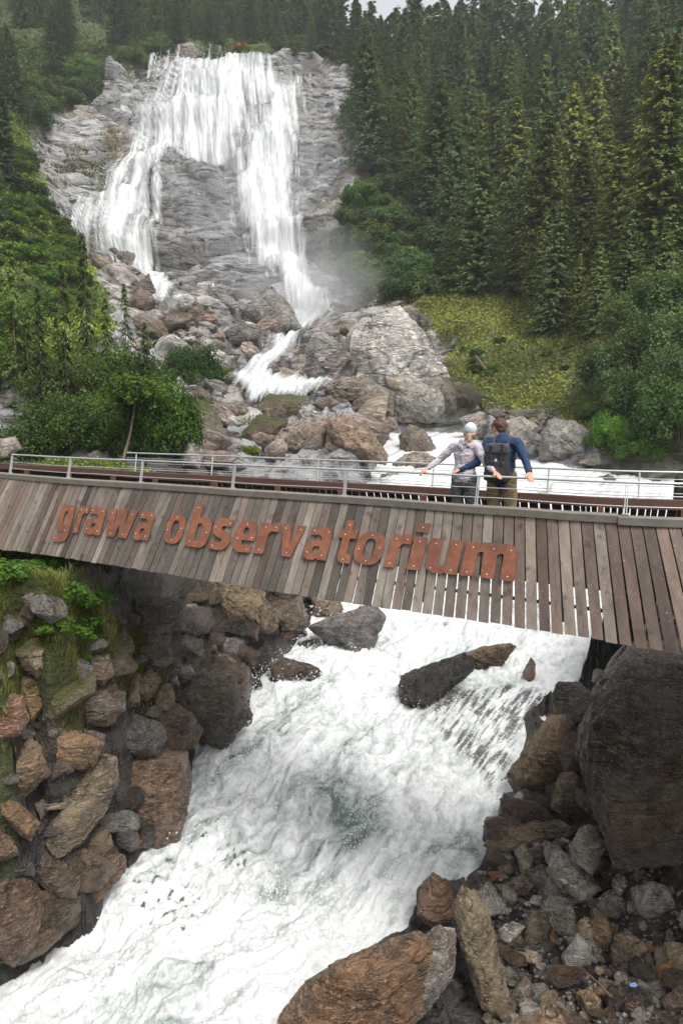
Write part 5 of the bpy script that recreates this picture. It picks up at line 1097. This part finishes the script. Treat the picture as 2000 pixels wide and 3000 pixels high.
def strew(poly, n, rmin, rmax, dmin, cols, label, group, sq=.9):
    P = np.array(poly, float); lo, hi = P.min(0), P.max(0); k = 0; t = 0
    while k < n and t < n*30:
        t += 1; x = random.uniform(lo[0], hi[0]); y = random.uniform(lo[1], hi[1])
        if sdf(poly, np.array([x]), np.array([y]))[0] < 0: continue
        k += 1; c = random.choice(cols); cen = (lo+hi)/2; pos = ('upper' if y < cen[1] else 'lower')+' '+('left' if x < cen[0] else 'right'); shrub(x, y, random.uniform(rmin, rmax), dmin, SH, [q*random.uniform(.85, 1.15) for q in c], label+', '+pos+' of its group', group, sq)
strew([(1020,640),(1090,540),(1200,560),(1320,700),(1330,850),(1180,870),(1060,850),(1000,740)], 52, 1.5, 3.2, 60, [MG, DG, GG, (.7,.9,.8)], 'green alder bush on the steep slope right of the waterfall', 'alder bushes right of the waterfall')
strew([(1030,330),(1120,300),(1150,420),(1280,560),(1180,600),(1050,500)], 30, 2., 3.6, 90, [DG, (.6,.75,.7), (.5,.65,.6)], 'dark green bush high on the slope right of the waterfall', 'bushes high right of the waterfall')
strew([(60,420),(120,560),(200,720),(240,850),(150,1000),(-20,1000),(-20,480)], 60, 0.9, 2.4, 50, [(1.1,1.3,.6), MG, (.9,1.1,.55), (.6,.8,.4)], 'bright green bush scattered over the left meadow slope', 'bushes of the left meadow slope', .7)
strew([(60,300),(200,240),(330,180),(440,140),(560,150),(440,165),(290,240),(120,400)], 34, 1.6, 3.2, 90, [MG, DG, (.8,.95,.6)], 'green bush along the upper left rim of the cliff', 'bushes along the cliff rim')
strew([(560,150),(900,175),(1000,185),(1020,150),(900,130),(600,120)], 18, 1.4, 2.6, 120, [DG, MG, (.8,.9,.6)], 'bush growing behind the crest of the waterfall', 'bushes behind the crest')
strew([(1150,870),(1400,890),(1690,1010),(1690,1180),(1400,1150),(1300,1040)], 12, .4, 1.0, 40, [(.6,.75,.4), (.9,1.,.5), (.45,.55,.35)], 'small shrub dotted over the yellow green meadow', 'shrubs of the right meadow', .9)
shrub(705, 150, 1.8, 120, SH, (3.2, 1.1, .5), 'small orange brown bush above the crest of the waterfall')
# a pale birch trunk among the bushes, a dead log on the meadow
x_, y_ = spot(362, 1340, 24); z_ = float(zg(x_, y_)[0]); mb = MB()
p0 = at(362, 1345, y_-1.2); p1 = at(398, 1180, y_-.8); mb.ring_tube(np.array([p0, p0*.6+p1*.4+[.05,0,0], p1]), [.07, .055, .03], 8)
bt = bpy.data.objects.new('birch_tree', None); COL.objects.link(bt); bt.location = p0.tolist(); tag(bt, 'young birch with a thin leaning trunk among the dark bushes', 'birch tree')
o = mb.build('trunk', M_BARK, bt, True); o.location = (-p0).tolist(); o = link('crown', SH[0][1], None, bt, color=(.7, .9, .35)); o.location = (p1-p0).tolist(); o.scale = (1.4, 1.2, 1.2)
D_ = hit(1400, 1065, 40); mb = MB(); mb.ring_tube(np.array([at(1392, 1050, D_-.5)+[0,0,.2], at(1422, 1092, D_-2.5)+[0,0,.2]]), [.12, .17], 8); link('log', mesh_np('log', np.concatenate(mb.V), np.array(mb.F), True), M_BARK, label='dead grey log lying across the yellow green meadow', cat='log')

# low cover on the slopes (one mass each) and grass on the near bank
def cover(name, mask, n, s0, s1, up, mat, color, label, seed, blades=False, asp=.45):
    r_ = np.random.default_rng(seed); idx = np.where(mask)[0]; idx = r_.choice(idx, n); y = Y[idx]; C = P[idx].copy()
    sz = (s0+(s1-s0)*r_.random(n))*np.clip(y/60, .15, 2)
    C[:, 0] += r_.normal(size=n)*y*.004; C[:, 1] += r_.normal(size=n)*y*.008; C[:, 2] = zg(C[:,0], C[:,1])+r_.random(n)**2*up*np.clip(y/60, .2, 2)
    if blades:
        a = r_.uniform(0, 6.28, n); L = sz*r_.uniform(.7, 1.5, n); d = np.stack([np.cos(a), np.sin(a), a*0], 1); q = np.stack([-d[:,1], d[:,0], d[:,0]*0], 1)
        w_ = (L*.05)[:, None]; L = L[:, None]; tip = C+d*L*r_.uniform(.15, .8, n)[:, None]+np.array([0, 0, 1.])*L*.8; mid = C+d*L*.12+np.array([0, 0, .5])*L
        V = np.stack([C-q*w_, C+q*w_, mid+q*w_*.8, mid-q*w_*.8, mid-q*w_*.8, mid+q*w_*.8, tip+q*w_*.1, tip-q*w_*.1], 1).reshape(-1, 3); F = np.arange(len(V)).reshape(-1, 4); t = np.repeat(np.clip(fbm(C*1.3, 3, seed)*.8+.5+r_.normal(size=n)*.2, 0, 1), 8)
    else:
        V, F = tri_cloud(C, np.tile([0, -.4, .8], (n, 1)), sz, asp, .8, seed); t = np.repeat(np.clip(fbm(C*.12, 3, seed)*.9+.5+r_.normal(size=n)*.22, 0, 1), 4)
    link(name, mesh_np(name, V, F, True, {'tint': t}), mat, label=label, cat=name.replace('_', ' '), kind='stuff', color=color)
vis = (px > -150) & (px < 2150) & (py > -60)
M_MEADOW = leaf_mat('meadow_plants', (.05, .055, .015), (.20, .19, .05), transl=.2)
gm = vis & (rockm < .5) & (Y > 40) & (Y < 105) & (px > 1000) & (py > 800)
cover('meadow_plants', gm, 70000, .10, .26, .35, M_MEADOW, (1.35, 1.5, 1.05), 'yellow green heath and grass covering the meadow right of the cascade', 41)
gm = vis & (rockm < .5) & (Y > 14) & (Y < 130) & (px < 700) & (py > 380)
cover('undergrowth', gm, 80000, .10, .28, .5, M_LEAF, (1.6, 1.6, .8), 'bright green undergrowth covering the steep left slope', 42)
gm = vis & (rockm < .5) & (Y > 80) & (px > 900) & (py < 900)
cover('undergrowth', gm, 50000, .14, .34, .7, M_LEAF, (.6, .75, .6), 'dark undergrowth between the trees of the right slope', 43)
gm = vis & (rockm < .5) & (Y > 110) & (py < 430) & (px < 1100)
cover('undergrowth', gm, 40000, .14, .34, .7, M_LEAF, (.65, .8, .6), 'green scrub around the top of the cliff', 44)
gm = (rockm > .5) & vis & (Y > 40) & (moss > .35) & (py < 1250) & (wet < .35)
cover('moss_tufts', gm, 9000, .10, .22, .15, M_MEADOW, (.8, .85, .6), 'mossy tufts in the cracks of the cliff', 45)
nb = (Y < 14.5) & (Y > 8.3)
gp = nb & (sdf([(-1400,1500),(60,1600),(210,1690),(330,1800),(340,1900),(160,1930),(90,2010),(-200,2040),(-1400,3000)], px, py) > 0)
cover('grass', gp, 42000, .35, 1.0, .1, M_GRASS, (1, 1, 1), 'long yellowish grass on the bank below the left end of the bridge', 46, True)
gp = nb & (sdf([(60,1800),(330,1840),(480,1900),(520,1960),(320,2010),(80,1980)], px, py) > 0)
cover('grass', gp, 9000, .3, .8, .1, M_GRASS, (1.0, .85, .7), 'short dry grass dusting the rocks of the left bank', 47, True)
M_FRESH = leaf_mat('fresh_leaves', (.045, .10, .012), (.13, .25, .03), transl=.4)
SHF = []
for i in range(2):
    a_, b_ = shrub_mesh(560+i, 1500, .13, 26, .6); b_.materials.clear(); b_.materials.append(M_FRESH); SHF.append((a_, b_))
for (x_, y_, r, lab) in [(125,1680,.42,'fresh green leafy plant under the lower edge of the planks'),(200,1770,.42,'bright green plant trailing down the shaded bank'),(215,1880,.34,'bright green plant cushion on the left bank rocks'),(262,1850,.36,'green plant spilling over a mossy dark rock'),
     (290,1790,.36,'darker green plant at the mouth of the shaded hollow'),(245,1945,.14,'tiny green plant rooted in a crack of the bank'),(105,2140,.16,'small dark green tuft between pinkish and golden rocks'),(60,1620,.4,'tall green weed in front of the left end of the planks'),(30,1700,.45,'leafy green weed near the left edge of the bank'),(170,1900,.28,'low green plant beside the bright cushion')]:
    shrub(x_, y_, r, 7, SHF, (1, 1, 1) if 'dark' not in lab else (.6, .7, .6), lab, squash=.8, lift=.05, name='plant', cat='plant')
# ------------------------------------------------------------------ the couple on the bridge
class Blob:
    """tapered limbs and ellipsoids melted into one continuous surface"""
    def __init__(s): s.V = []; s.F = []; s.n = 0
    def add(s, V, F): s.V.append(V); s.F.append(F+s.n); s.n += len(V)
    def limb(s, pts, rs, fl=None, ax=(1, 0, 0), k=16):
        pts = np.asarray(pts, float); m = len(pts); fl = np.ones(m) if fl is None else np.asarray(fl, float)
        T = np.gradient(pts, axis=0); T /= np.linalg.norm(T, axis=1)[:, None]; a = np.asarray(ax, float)
        P_, R_, K_ = [], [], []
        for i, (h, q) in enumerate(((.95, .35), (.6, .8))): P_.append(pts[0]-T[0]*rs[0]*h*.7); R_.append(rs[0]*q); K_.append(fl[0])
        P_ += list(pts); R_ += list(rs); K_ += list(fl)
        for h, q in ((.6, .8), (.95, .35)): P_.append(pts[-1]+T[-1]*rs[-1]*h*.7); R_.append(rs[-1]*q); K_.append(fl[-1])
        P_ = np.array(P_); TT = np.concatenate([T[:1], T[:1], T, T[-1:], T[-1:]]); V = []
        for p, t, r, f in zip(P_, TT, R_, K_):
            u = a-t*(a@t); 
            if np.linalg.norm(u) < .1: u = np.cross(t, [0, 1, .1])
            u /= np.linalg.norm(u); w_ = np.cross(t, u); th = np.linspace(0, 2*math.pi, k, endpoint=False)
            V.append(p+np.cos(th)[:, None]*u*r+np.sin(th)[:, None]*w_*r*f)
        V = np.concatenate(V); M_ = len(P_); F = []
        for i in range(M_-1):
            for j in range(k): a0, b0 = i*k+j, i*k+(j+1) % k; F += [[a0, b0, b0+k], [a0, b0+k, a0+k]]
        c0, c1 = len(V), len(V)+1; V = np.concatenate([V, P_[:1], P_[-1:]])
        for j in range(k): F += [[c0, (j+1) % k, j], [c1, (M_-1)*k+j, (M_-1)*k+(j+1) % k]]
        s.add(V, np.array(F))
    def ell(s, c, r, n=4, R=None):
        V, F = ico(n); V = V*np.asarray(r)
        if R is not None: V = V@np.asarray(R).T
        s.add(V+np.asarray(c), F)
    def build(s, name, mat, parent, vox=.009, fold=0., seed=0, smooth=3, fs=14, frame=None, cut=None):
        me = bpy.data.meshes.new(name); me.from_pydata(np.concatenate(s.V).tolist(), [], np.concatenate(s.F).tolist())
        tmp = bpy.data.objects.new('tmp', me); COL.objects.link(tmp); md = tmp.modifiers.new('r', 'REMESH'); md.mode = 'VOXEL'; md.voxel_size = vox
        sm = tmp.modifiers.new('s', 'SMOOTH'); sm.factor = .5; sm.iterations = smooth
        dg = bpy.context.evaluated_depsgraph_get(); m2 = bpy.data.meshes.new_from_object(tmp.evaluated_get(dg)); bpy.data.objects.remove(tmp); bpy.data.meshes.remove(me)
        n = len(m2.vertices); C = np.zeros(n*3); m2.vertices.foreach_get('co', C); C = C.reshape(-1, 3); N = np.zeros(n*3); m2.vertices.foreach_get('normal', N); N = N.reshape(-1, 3)
        if fold: C = C+N*((ridged(C*np.array([fs, fs, fs*1.6]), 3, seed)-.55)*fold+fbm(C*fs*.5, 2, seed+3)*fold*.7)[:, None]
        if frame is not None: C = frame(C)
        m2.vertices.foreach_set('co', C.astype(np.float32).ravel()); m2.update(); m2.name = name
        for p in m2.polygons: p.use_smooth = True
        m2.materials.clear(); return link(name, m2, mat, parent)
def cloth(name, col, rough=.85, sc_=60, var=.12): return simple(name, col, rough, nscale=sc_, var=var, bump=.1)
M_SKIN = simple('skin', (.52, .27, .18), .55, nscale=20, var=.08)
M_JW = cloth('lilac_grey_fleece', (.42, .38, .42)); M_JM = cloth('blue_jacket', (.010, .032, .085)); M_TW = cloth('grey_green_trousers', (.065, .08, .075)); M_TM = cloth('khaki_trousers', (.20, .145, .075))
M_HAT = cloth('pale_knit', (.47, .53, .55), sc_=90); M_HAIRW = simple('blonde_hair', (.42, .28, .15), .6, nscale=60, var=.4); M_HAIRM = simple('brown_hair', (.085, .04, .022), .6, nscale=60, var=.5); M_PACK = cloth('black_pack_fabric', (.022, .022, .026), .7); M_PACK2 = cloth('charcoal_pack_fabric', (.05, .048, .055), .7); M_BOOT = simple('boot_leather', (.05, .035, .025), .7)
def frame_at(pxx, off):
    a = float(np.interp(pxx, *[(lambda p: proj(p[:,0], p[:,1], p[:,2])[0])(railpt(_as, off, -1.0)), _as]))
    O = railpt(a, off, ZD)[0]; e = (Tp(a+.02)-Tp(a-.02))[0]; e[2] = 0; e /= np.linalg.norm(e); n_ = nrm2(np.array([a]))[0]
    return O, e, n_
def to_local(O, e, n_, P_): d = np.asarray(P_)-O; return np.array([d@e, d@n_, d[2]])
def hand(B, wrist, knuck, dirx, down, thumb_side, s=1.):
    """palm from wrist to knuckles, four curled fingers of unequal length and a thumb from the side of the palm"""
    w_ = np.asarray(wrist, float); k = np.asarray(knuck, float); f = (k-w_)/np.linalg.norm(k-w_); side = np.asarray(dirx, float); dn = np.asarray(down, float)
    B.limb([w_, (w_+k)/2, k], [.026*s, .036*s, .038*s], [.75, .5, .45], ax=side)
    for i, (o, L) in enumerate(((-.030, .068), (-.010, .078), (.011, .073), (.031, .056))):
        b = k+side*o*s; m = b+f*L*.45*s+dn*.008; t = b+f*L*.72*s+dn*L*.5*s; B.limb([b-f*.01, m, t], [.0095*s, .009*s, .0075*s], k=8)
    b = w_+f*.03*s+side*thumb_side*.03*s; B.limb([b, b+f*.035*s+side*thumb_side*.025*s+dn*.008, b+f*.06*s+side*thumb_side*.022*s+dn*.025*s], [.013*s, .011*s, .009*s], k=8)
def head(B, c, yaw, tilt, s=1.):
    """skull, jaw, nose, brow, ears, lips; yaw 0 looks along +y"""
    cy_, sy_ = math.cos(yaw), math.sin(yaw); R = np.array([[cy_, -sy_, 0], [sy_, cy_, 0], [0, 0, 1]]); ct, st_ = math.cos(tilt), math.sin(tilt); R = np.array([[ct, 0, st_], [0, 1, 0], [-st_, 0, ct]])@R
    L = lambda x, y, z: np.asarray(c)+R@(np.array([x, y, z])*s)
    B.ell(L(0, -.005, .02), np.array([.077, .098, .10])*s, 4, R); B.ell(L(0, .03, -.045), np.array([.058, .065, .075])*s, 4, R); B.ell(L(0, .062, -.085), np.array([.028, .025, .022])*s, 3, R)
    B.limb([L(0, .092, .012), L(0, .108, -.018), L(0, .118, -.036)], [.009, .012, .014]); B.ell(L(0, .088, .022), np.array([.05, .015, .012])*s, 3, R)
    B.ell(L(0, .095, -.062), np.array([.024, .010, .010])*s, 3, R)
    for sg in (-1, 1): B.ell(L(sg*.078, -.008, -.01), np.array([.010, .020, .032])*s, 3, R); B.ell(L(sg*.04, .075, -.02), np.array([.022, .02, .022])*s, 3, R)
    return L, R
def eyes(L, parent, frame, s=1.):
    for sg in (-1, 1):
        V, F = ico(2); o = link('eye', mesh_np('eye', frame(V*.0115*s+L(sg*.033, .085, .002)), F, True), M_EYE, parent)
M_EYE = simple('eye_dark', (.05, .035, .03), .2)
def make_person(which):
    if which == 'woman': O, e, n_ = frame_at(1358, .10+.26); lab = 'woman in a pale lilac hooded jacket and white knit hat, both hands on the railing'
    else: O, e, n_ = frame_at(1468, .10+.40); lab = 'man in a blue jacket and khaki trousers standing with his face turned left'
    fr = lambda C: O+C[:, :1]*e+C[:, 1:2]*n_+C[:, 2:3]*np.array([0, 0, 1.])
    root = bpy.data.objects.new('person', None); COL.objects.link(root); root.location = O.tolist(); tag(root, lab, 'person')
    fl = lambda C: fr(C)-O
    loc = lambda X, Y_, Z_: to_local(O, e, n_, (X, Y_, Z_))
    def railhand(pxx): 
        a = float(np.interp(pxx, *[(lambda p: proj(p[:,0], p[:,1], p[:,2])[0])(railpt(_as, .105, ZR)), _as])); return to_local(O, e, n_, railpt(a, .105, ZR+.028)[0])
    B = Blob(); J = Blob(); T = Blob(); X1 = np.array([1, 0, 0])
    if which == 'woman':
        H = np.array([.055, .04, 1.545]); sh = [np.array([-.165, .01, 1.345]), np.array([.175, .0, 1.345])]; hl, hr = railhand(1240), railhand(1457)
        el = [np.array([-.36, -.03, 1.16]), np.array([.335, -.07, 1.13])]; hips = .96; s = .93; wd = .9
    else:
        H = np.array([-.075, .05, 1.60]); sh = [np.array([-.20, .0, 1.41]), np.array([.20, -.02, 1.41])]; hr = railhand(1552)
        wo, we, wn = frame_at(1330, .10+.10); hl = to_local(O, e, n_, wo+np.array([0, 0, 1.01])); el = [np.array([-.30, -.14, 1.14]), np.array([.345, -.15, 1.19])]; hips = .98; s = 1.; wd = 1.
    hands = [hl, hr]
    # body: one continuous figure
    B.limb([(0,0,hips), (0,.01,1.12*s+.03), (0,.0,1.28*s+.05), ((sh[0]+sh[1])/2)], [.15*wd, .125*wd, .155*wd, .13*wd], [.72, .72, .66, .62])
    B.limb([(sh[0]+sh[1])/2+[0,0,.02], H+[0,-.02,-.07]], [.058*wd, .052*wd])
    L, R = head(B, H, .98 if which == 'man' else .15, -.05 if which == 'man' else .10, .96 if which == 'man' else .93)
    for i, sg in enumerate((-1, 1)):
        B.limb([(sh[0]+sh[1])/2, sh[i]], [.07, .06]); w_ = hands[i]; f = w_-el[i]; f /= np.linalg.norm(f)
        wrist = w_-f*.075; B.limb([sh[i], el[i], wrist], [.052*wd, .040*wd, .026*wd])
        side = np.cross(f, [0, 0, 1.]); side /= np.linalg.norm(side); 
        hand(B, wrist, w_+f*.012+[0,0,.004], side, np.array([0, 0, -1.]) if not (which == 'man' and i == 0) else np.array([0, .6, -.6]), sg*(1 if i == 1 else 1), .96 if which == 'woman' else 1.04)
        hp = np.array([sg*.095*wd, 0, hips-.04]); kn = np.array([sg*.12, .05, .50]); an = np.array([sg*.12, -.0, .09])
        B.limb([hp, kn, an], [.088*wd, .056*wd, .038*wd]); B.limb([an, an+[0, .05, -.055], an+[0, .17, -.065]], [.036, .036, .028], [1, .8, .6])
        T.limb([hp+[0,0,.03], (hp+kn)/2, kn, (kn+an)/2, an+[0,0,.0]], [.112*wd, .100*wd, .078*wd, .072*wd, .062*wd], [1, 1, 1, 1, 1])
        c = .012+(.006 if which == 'man' else 0)
        J.limb([sh[i], sh[i]*.5+el[i]*.5, el[i], el[i]*.5+wrist*.5, wrist-f*.012], [.072*wd, .060*wd, .054*wd, .047*wd, .037*wd]); J.limb([(sh[0]+sh[1])/2+[0,-.005,.0], sh[i]], [.085*wd, .070*wd])
    T.limb([(0,0,hips-.09), (0,0,hips+.02), (0,0,hips+.08)], [.155*wd, .168*wd, .15*wd], [.75, .78, .75])
    if which == 'woman':
        J.limb([(0,0,.93), (0,0,1.02), (0,.01,1.12), (0,0,1.24), (sh[0]+sh[1])/2+[0,0,-.02]], [.172, .162, .140, .158, .135], [.75, .74, .74, .72, .66])
        Hd = Blob(); c = (sh[0]+sh[1])/2
        for t in range(11):
            a = math.pi*(1.02+.96*t/10) ; p0 = c+np.array([.085*math.cos(a)+.01, .03+.085*math.sin(a), .055+.02*math.sin(t*1.1)]); a2 = math.pi*(1.02+.96*(t+1)/10)
            if t < 10: p1 = c+np.array([.085*math.cos(a2)+.01, .03+.085*math.sin(a2), .055+.02*math.sin((t+1)*1.1)]); Hd.limb([p0, p1], [.032, .032], k=10)
        Hd.limb([c+[-.07,-.075,.02], c+[.0,-.10,-.03], c+[.075,-.08,.02]], [.035, .045, .035], [.7,.7,.7])
    else:
        J.limb([(0,0,.90), (0,0,1.0), (0,.01,1.14), (0,0,1.30), (sh[0]+sh[1])/2+[0,0,-.02]], [.178, .175, .160, .182, .155], [.74, .74, .72, .68, .64]); J.limb([(sh[0]+sh[1])/2+[-.01,0,.03], (sh[0]+sh[1])/2+[-.02,.01,.085]], [.082, .074])
    o = B.build('body', M_SKIN, root, .0062, frame=fl, smooth=2)
    j = J.build('jacket', M_JW if which == 'woman' else M_JM, root, .010, .014, 3 if which == 'woman' else 8, frame=fl)
    T.build('trousers', M_TW if which == 'woman' else M_TM, root, .011, .014, 5, frame=fl)
    for sg in (-1, 1):
        Bt = Blob(); an = np.array([sg*.12, 0, .09]); Bt.limb([an+[0,0,.08], an, an+[0,.05,-.05], an+[0,.18,-.058]], [.055, .054, .05, .042], [1, 1, .8, .7]); Bt.build('boot', M_BOOT, root, .012, frame=fl)
    eyes(L, root, fl)
    Rm = R; hc = lambda x, y, z: L(x, y, z)
    if which == 'woman':
        K = Blob(); K.ell(L(0, -.008, .045), np.array([.086, .104, .092]), 4, R); K.build('knit_hat', M_HAT, root, .008, .006, 2, frame=fl, fs=40)
        K = Blob(); K.limb([L(-.07,.0,.0), L(-.06,-.06,-.03), L(0,-.095,-.04), L(.06,-.06,-.03), L(.07,0,.0)], [.022, .03, .034, .03, .022]); K.limb([L(0,-.085,-.05), L(.02,-.085,-.11), L(.03,-.08,-.15)], [.04, .035, .02]); K.build('hair', M_HAIRW, root, .007, .010, 4, frame=fl, fs=50)
        Hd.build('hood', simple('hood_lining', (.27,.25,.26), .9, nscale=50), root, .008, .012, 6, frame=fl, fs=22)
    else:
        K = Blob(); K.ell(L(0, -.022, .045), np.array([.085, .098, .088]), 4, R); K.ell(L(0, -.055, -.01), np.array([.068, .055, .07]), 4, R); K.ell(L(0, .045, .085), np.array([.055, .05, .035]), 3, R); K.build('hair', M_HAIRM, root, .006, .012, 4, frame=fl, fs=45)
        # backpack hanging on his back
        bp = bpy.data.objects.new('backpack', None); COL.objects.link(bp); bp.location = O.tolist(); tag(bp, 'black backpack with a small white emblem on the back of the man', 'backpack')
        def rbox(c, h, r, nm, mat, seed, fold=.01, par=bp, ta=0.):
            V, F = ico(5); S = np.sign(V)*np.abs(V)**.35; S /= np.maximum(np.abs(S).max(1), 1e-6)[:, None]*0+1; V2 = S*np.array(h); V2[:, 0] *= 1+ta*(V2[:, 2]/h[2])
            V2 = V2+V*((fbm(V2*9, 3, seed))*fold)[:, None]; return link(nm, mesh_np(nm, fl(V2+np.array(c)), F, True), mat, par)
        rbox((-.01, -.205, 1.13), (.165, .085, .235), 0, 'main_bag', M_PACK, 3, .02, ta=-.12)
        rbox((-.01, -.215, 1.335), (.150, .085, .075), 0, 'lid', M_PACK2, 4, .03, ta=-.1)
        rbox((-.01, -.285, 1.05), (.125, .03, .13), 0, 'front_pocket', M_PACK, 5, .012)
        for sg in (-1, 1):
            mb = MB(); pts = np.array([(sg*.09, -.11, 1.36), (sg*.115, -.06, 1.475), (sg*.12, .06, 1.455), (sg*.12, .13, 1.30), (sg*.15, .06, 1.08), (sg*.15, -.12, .98)]); mb.ring_tube(fl(pts), .018); mb.build('shoulder_strap', M_PACK2, bp, True)
            mb = MB(); pts = np.array([(sg*.07, -.306, 1.38), (sg*.07, -.318, 1.22), (sg*.065, -.322, 1.10)]); mb.ring_tube(fl(pts), .007); mb.build('buckle_strap', M_PACK2, bp, True)
        # emblem: small white flame-like leaf pair
        mb = MB(); 
        for dx, sc1 in ((-.008, 1), (.009, -1)):
            pr = [(dx-.007, .0), (dx, -.022), (dx+.007, .0), (dx+.003*sc1, .022)]
            c = [np.array([x, -.323, 1.19+z]) for x, z in pr]; cb = [q-np.array([0, .004, 0]) for q in c]; mb.prism8(fl(np.array(c+cb)))
        mb.build('emblem', simple('emblem_white', (.8,.8,.8), .5), bp)
    return root
make_person('woman'); make_person('man')
# small things
p = at(122, 1303, hit(122, 1312, 22)-1.5); P_ = np.array([[-.45,-.1,-.25],[.45,-.15,-.28],[.5,.1,.12],[.1,.0,.33],[-.35,.05,.22],[-.5,.1,0],[0,-.25,0],[.1,.3,0]])
c0, R_, F_ = hull_rock(P_, 4, 20, .12, 77); o = link('tarpaulin', mesh_np('tarpaulin', R_, F_, True), simple('turquoise_cloth', (.12,.42,.40), .6, nscale=6, var=.3), label='crumpled turquoise sheet half hidden in the bushes left of the bridge', cat='sheet'); o.location = (p).tolist()
p = at(1855, 2886, hit(1855, 2886, 7)-.05); P_ = np.array([[-.07,0,0],[.07,.0,.01],[.04,.03,.03],[-.03,.02,.035],[0,-.03,0],[.02,.0,-.02]])
c0, R_, F_ = hull_rock(P_, 3, 30, .2, 78); o = link('litter', mesh_np('litter', R_, F_, False), simple('blue_plastic', (.18,.32,.62), .25, nscale=40, var=.6), label='scrap of shiny blue plastic among the cobbles', cat='litter'); o.location = p.tolist()
# driftwood stick on the beach
D_ = hit(1760, 2905, 7); mb = MB(); q0 = at(1715, 2872, D_)+[0,0,.12]; q1 = at(1790, 2945, D_-.4)+[0,0,.12]; mb.ring_tube(np.array([q0, (q0+q1)/2+[0,0,.02], q1]), [.012,.015,.02]); link('stick', mesh_np('stick', np.concatenate(mb.V), np.array(mb.F), True), M_BARK, label='thin brown stick lying across the cobbles', cat='stick')
# ------------------------------------------------------------------ air: even haze in one closed box, spray at the foot of the falls
def volbox(name, lo, hi, dens, col, label=None, aniso=.2):
    c = [(x, y, z) for z in (lo[2], hi[2]) for x, y in ((lo[0], lo[1]), (hi[0], lo[1]), (hi[0], hi[1]), (lo[0], hi[1]))]
    me = mesh_np(name, np.array(c, float), np.array([[0,3,2,1],[4,5,6,7],[0,1,5,4],[1,2,6,5],[2,3,7,6],[3,0,4,7]]), False)
    M = MT(name); M.t.nodes.remove(M.b); v = M.n('VolumePrincipled'); v.inputs['Color'].default_value = (*col, 1); v.inputs['Density'].default_value = dens; v.inputs['Anisotropy'].default_value = aniso
    M.l(v.outputs[0], M.o.inputs['Volume']); return link(name, me, M.m, label=label, cat=name, kind='stuff'), M, v
volbox('haze', (-720, -12, float(P[:,2].min())-2), (720, 560, float(P[:,2].max())+45), .0004, (.93, .95, .97), 'thin pale air between the camera and the far slopes')

def spray(name, c, r, dens, label):
    V, F = ico(4); me = mesh_np(name, V*np.array(r), F, True); M = MT(name); M.t.nodes.remove(M.b); v = M.n('VolumePrincipled'); v.inputs['Color'].default_value = (.97, .98, .99, 1)
    co = M.n('TexCoord'); mp = M.n('Mapping'); mp.inputs['Scale'].default_value = tuple(1/x for x in r); M.l(co.outputs['Object'], mp.inputs['Vector']); ln = M.n('VectorMath', operation='LENGTH'); M.l(mp.outputs[0], ln.inputs[0])
    f = M.ramp(ln.outputs['Value'], [(.0, 1), (.55, .35), (1, 0)]); n = M.noise(.16, 3, .6, co.outputs['Object'])
    M.l(M.math('MULTIPLY', M.math('MULTIPLY', f, M.ramp(n, [(.3, .2), (.7, 1)])), dens), v.inputs['Density']); M.l(v.outputs[0], M.o.inputs['Volume'])
    o = link(name, me, M.m, label=label, cat='spray', kind='stuff'); o.location = c.tolist()
spray('spray', at(905, 880, 84), (11, 6, 10), .22, 'white spray drifting up from the foot of the right hand fall')
spray('spray', at(780, 560, 108), (18, 8, 19), .05, 'thin spray hanging before the middle of the waterfall')
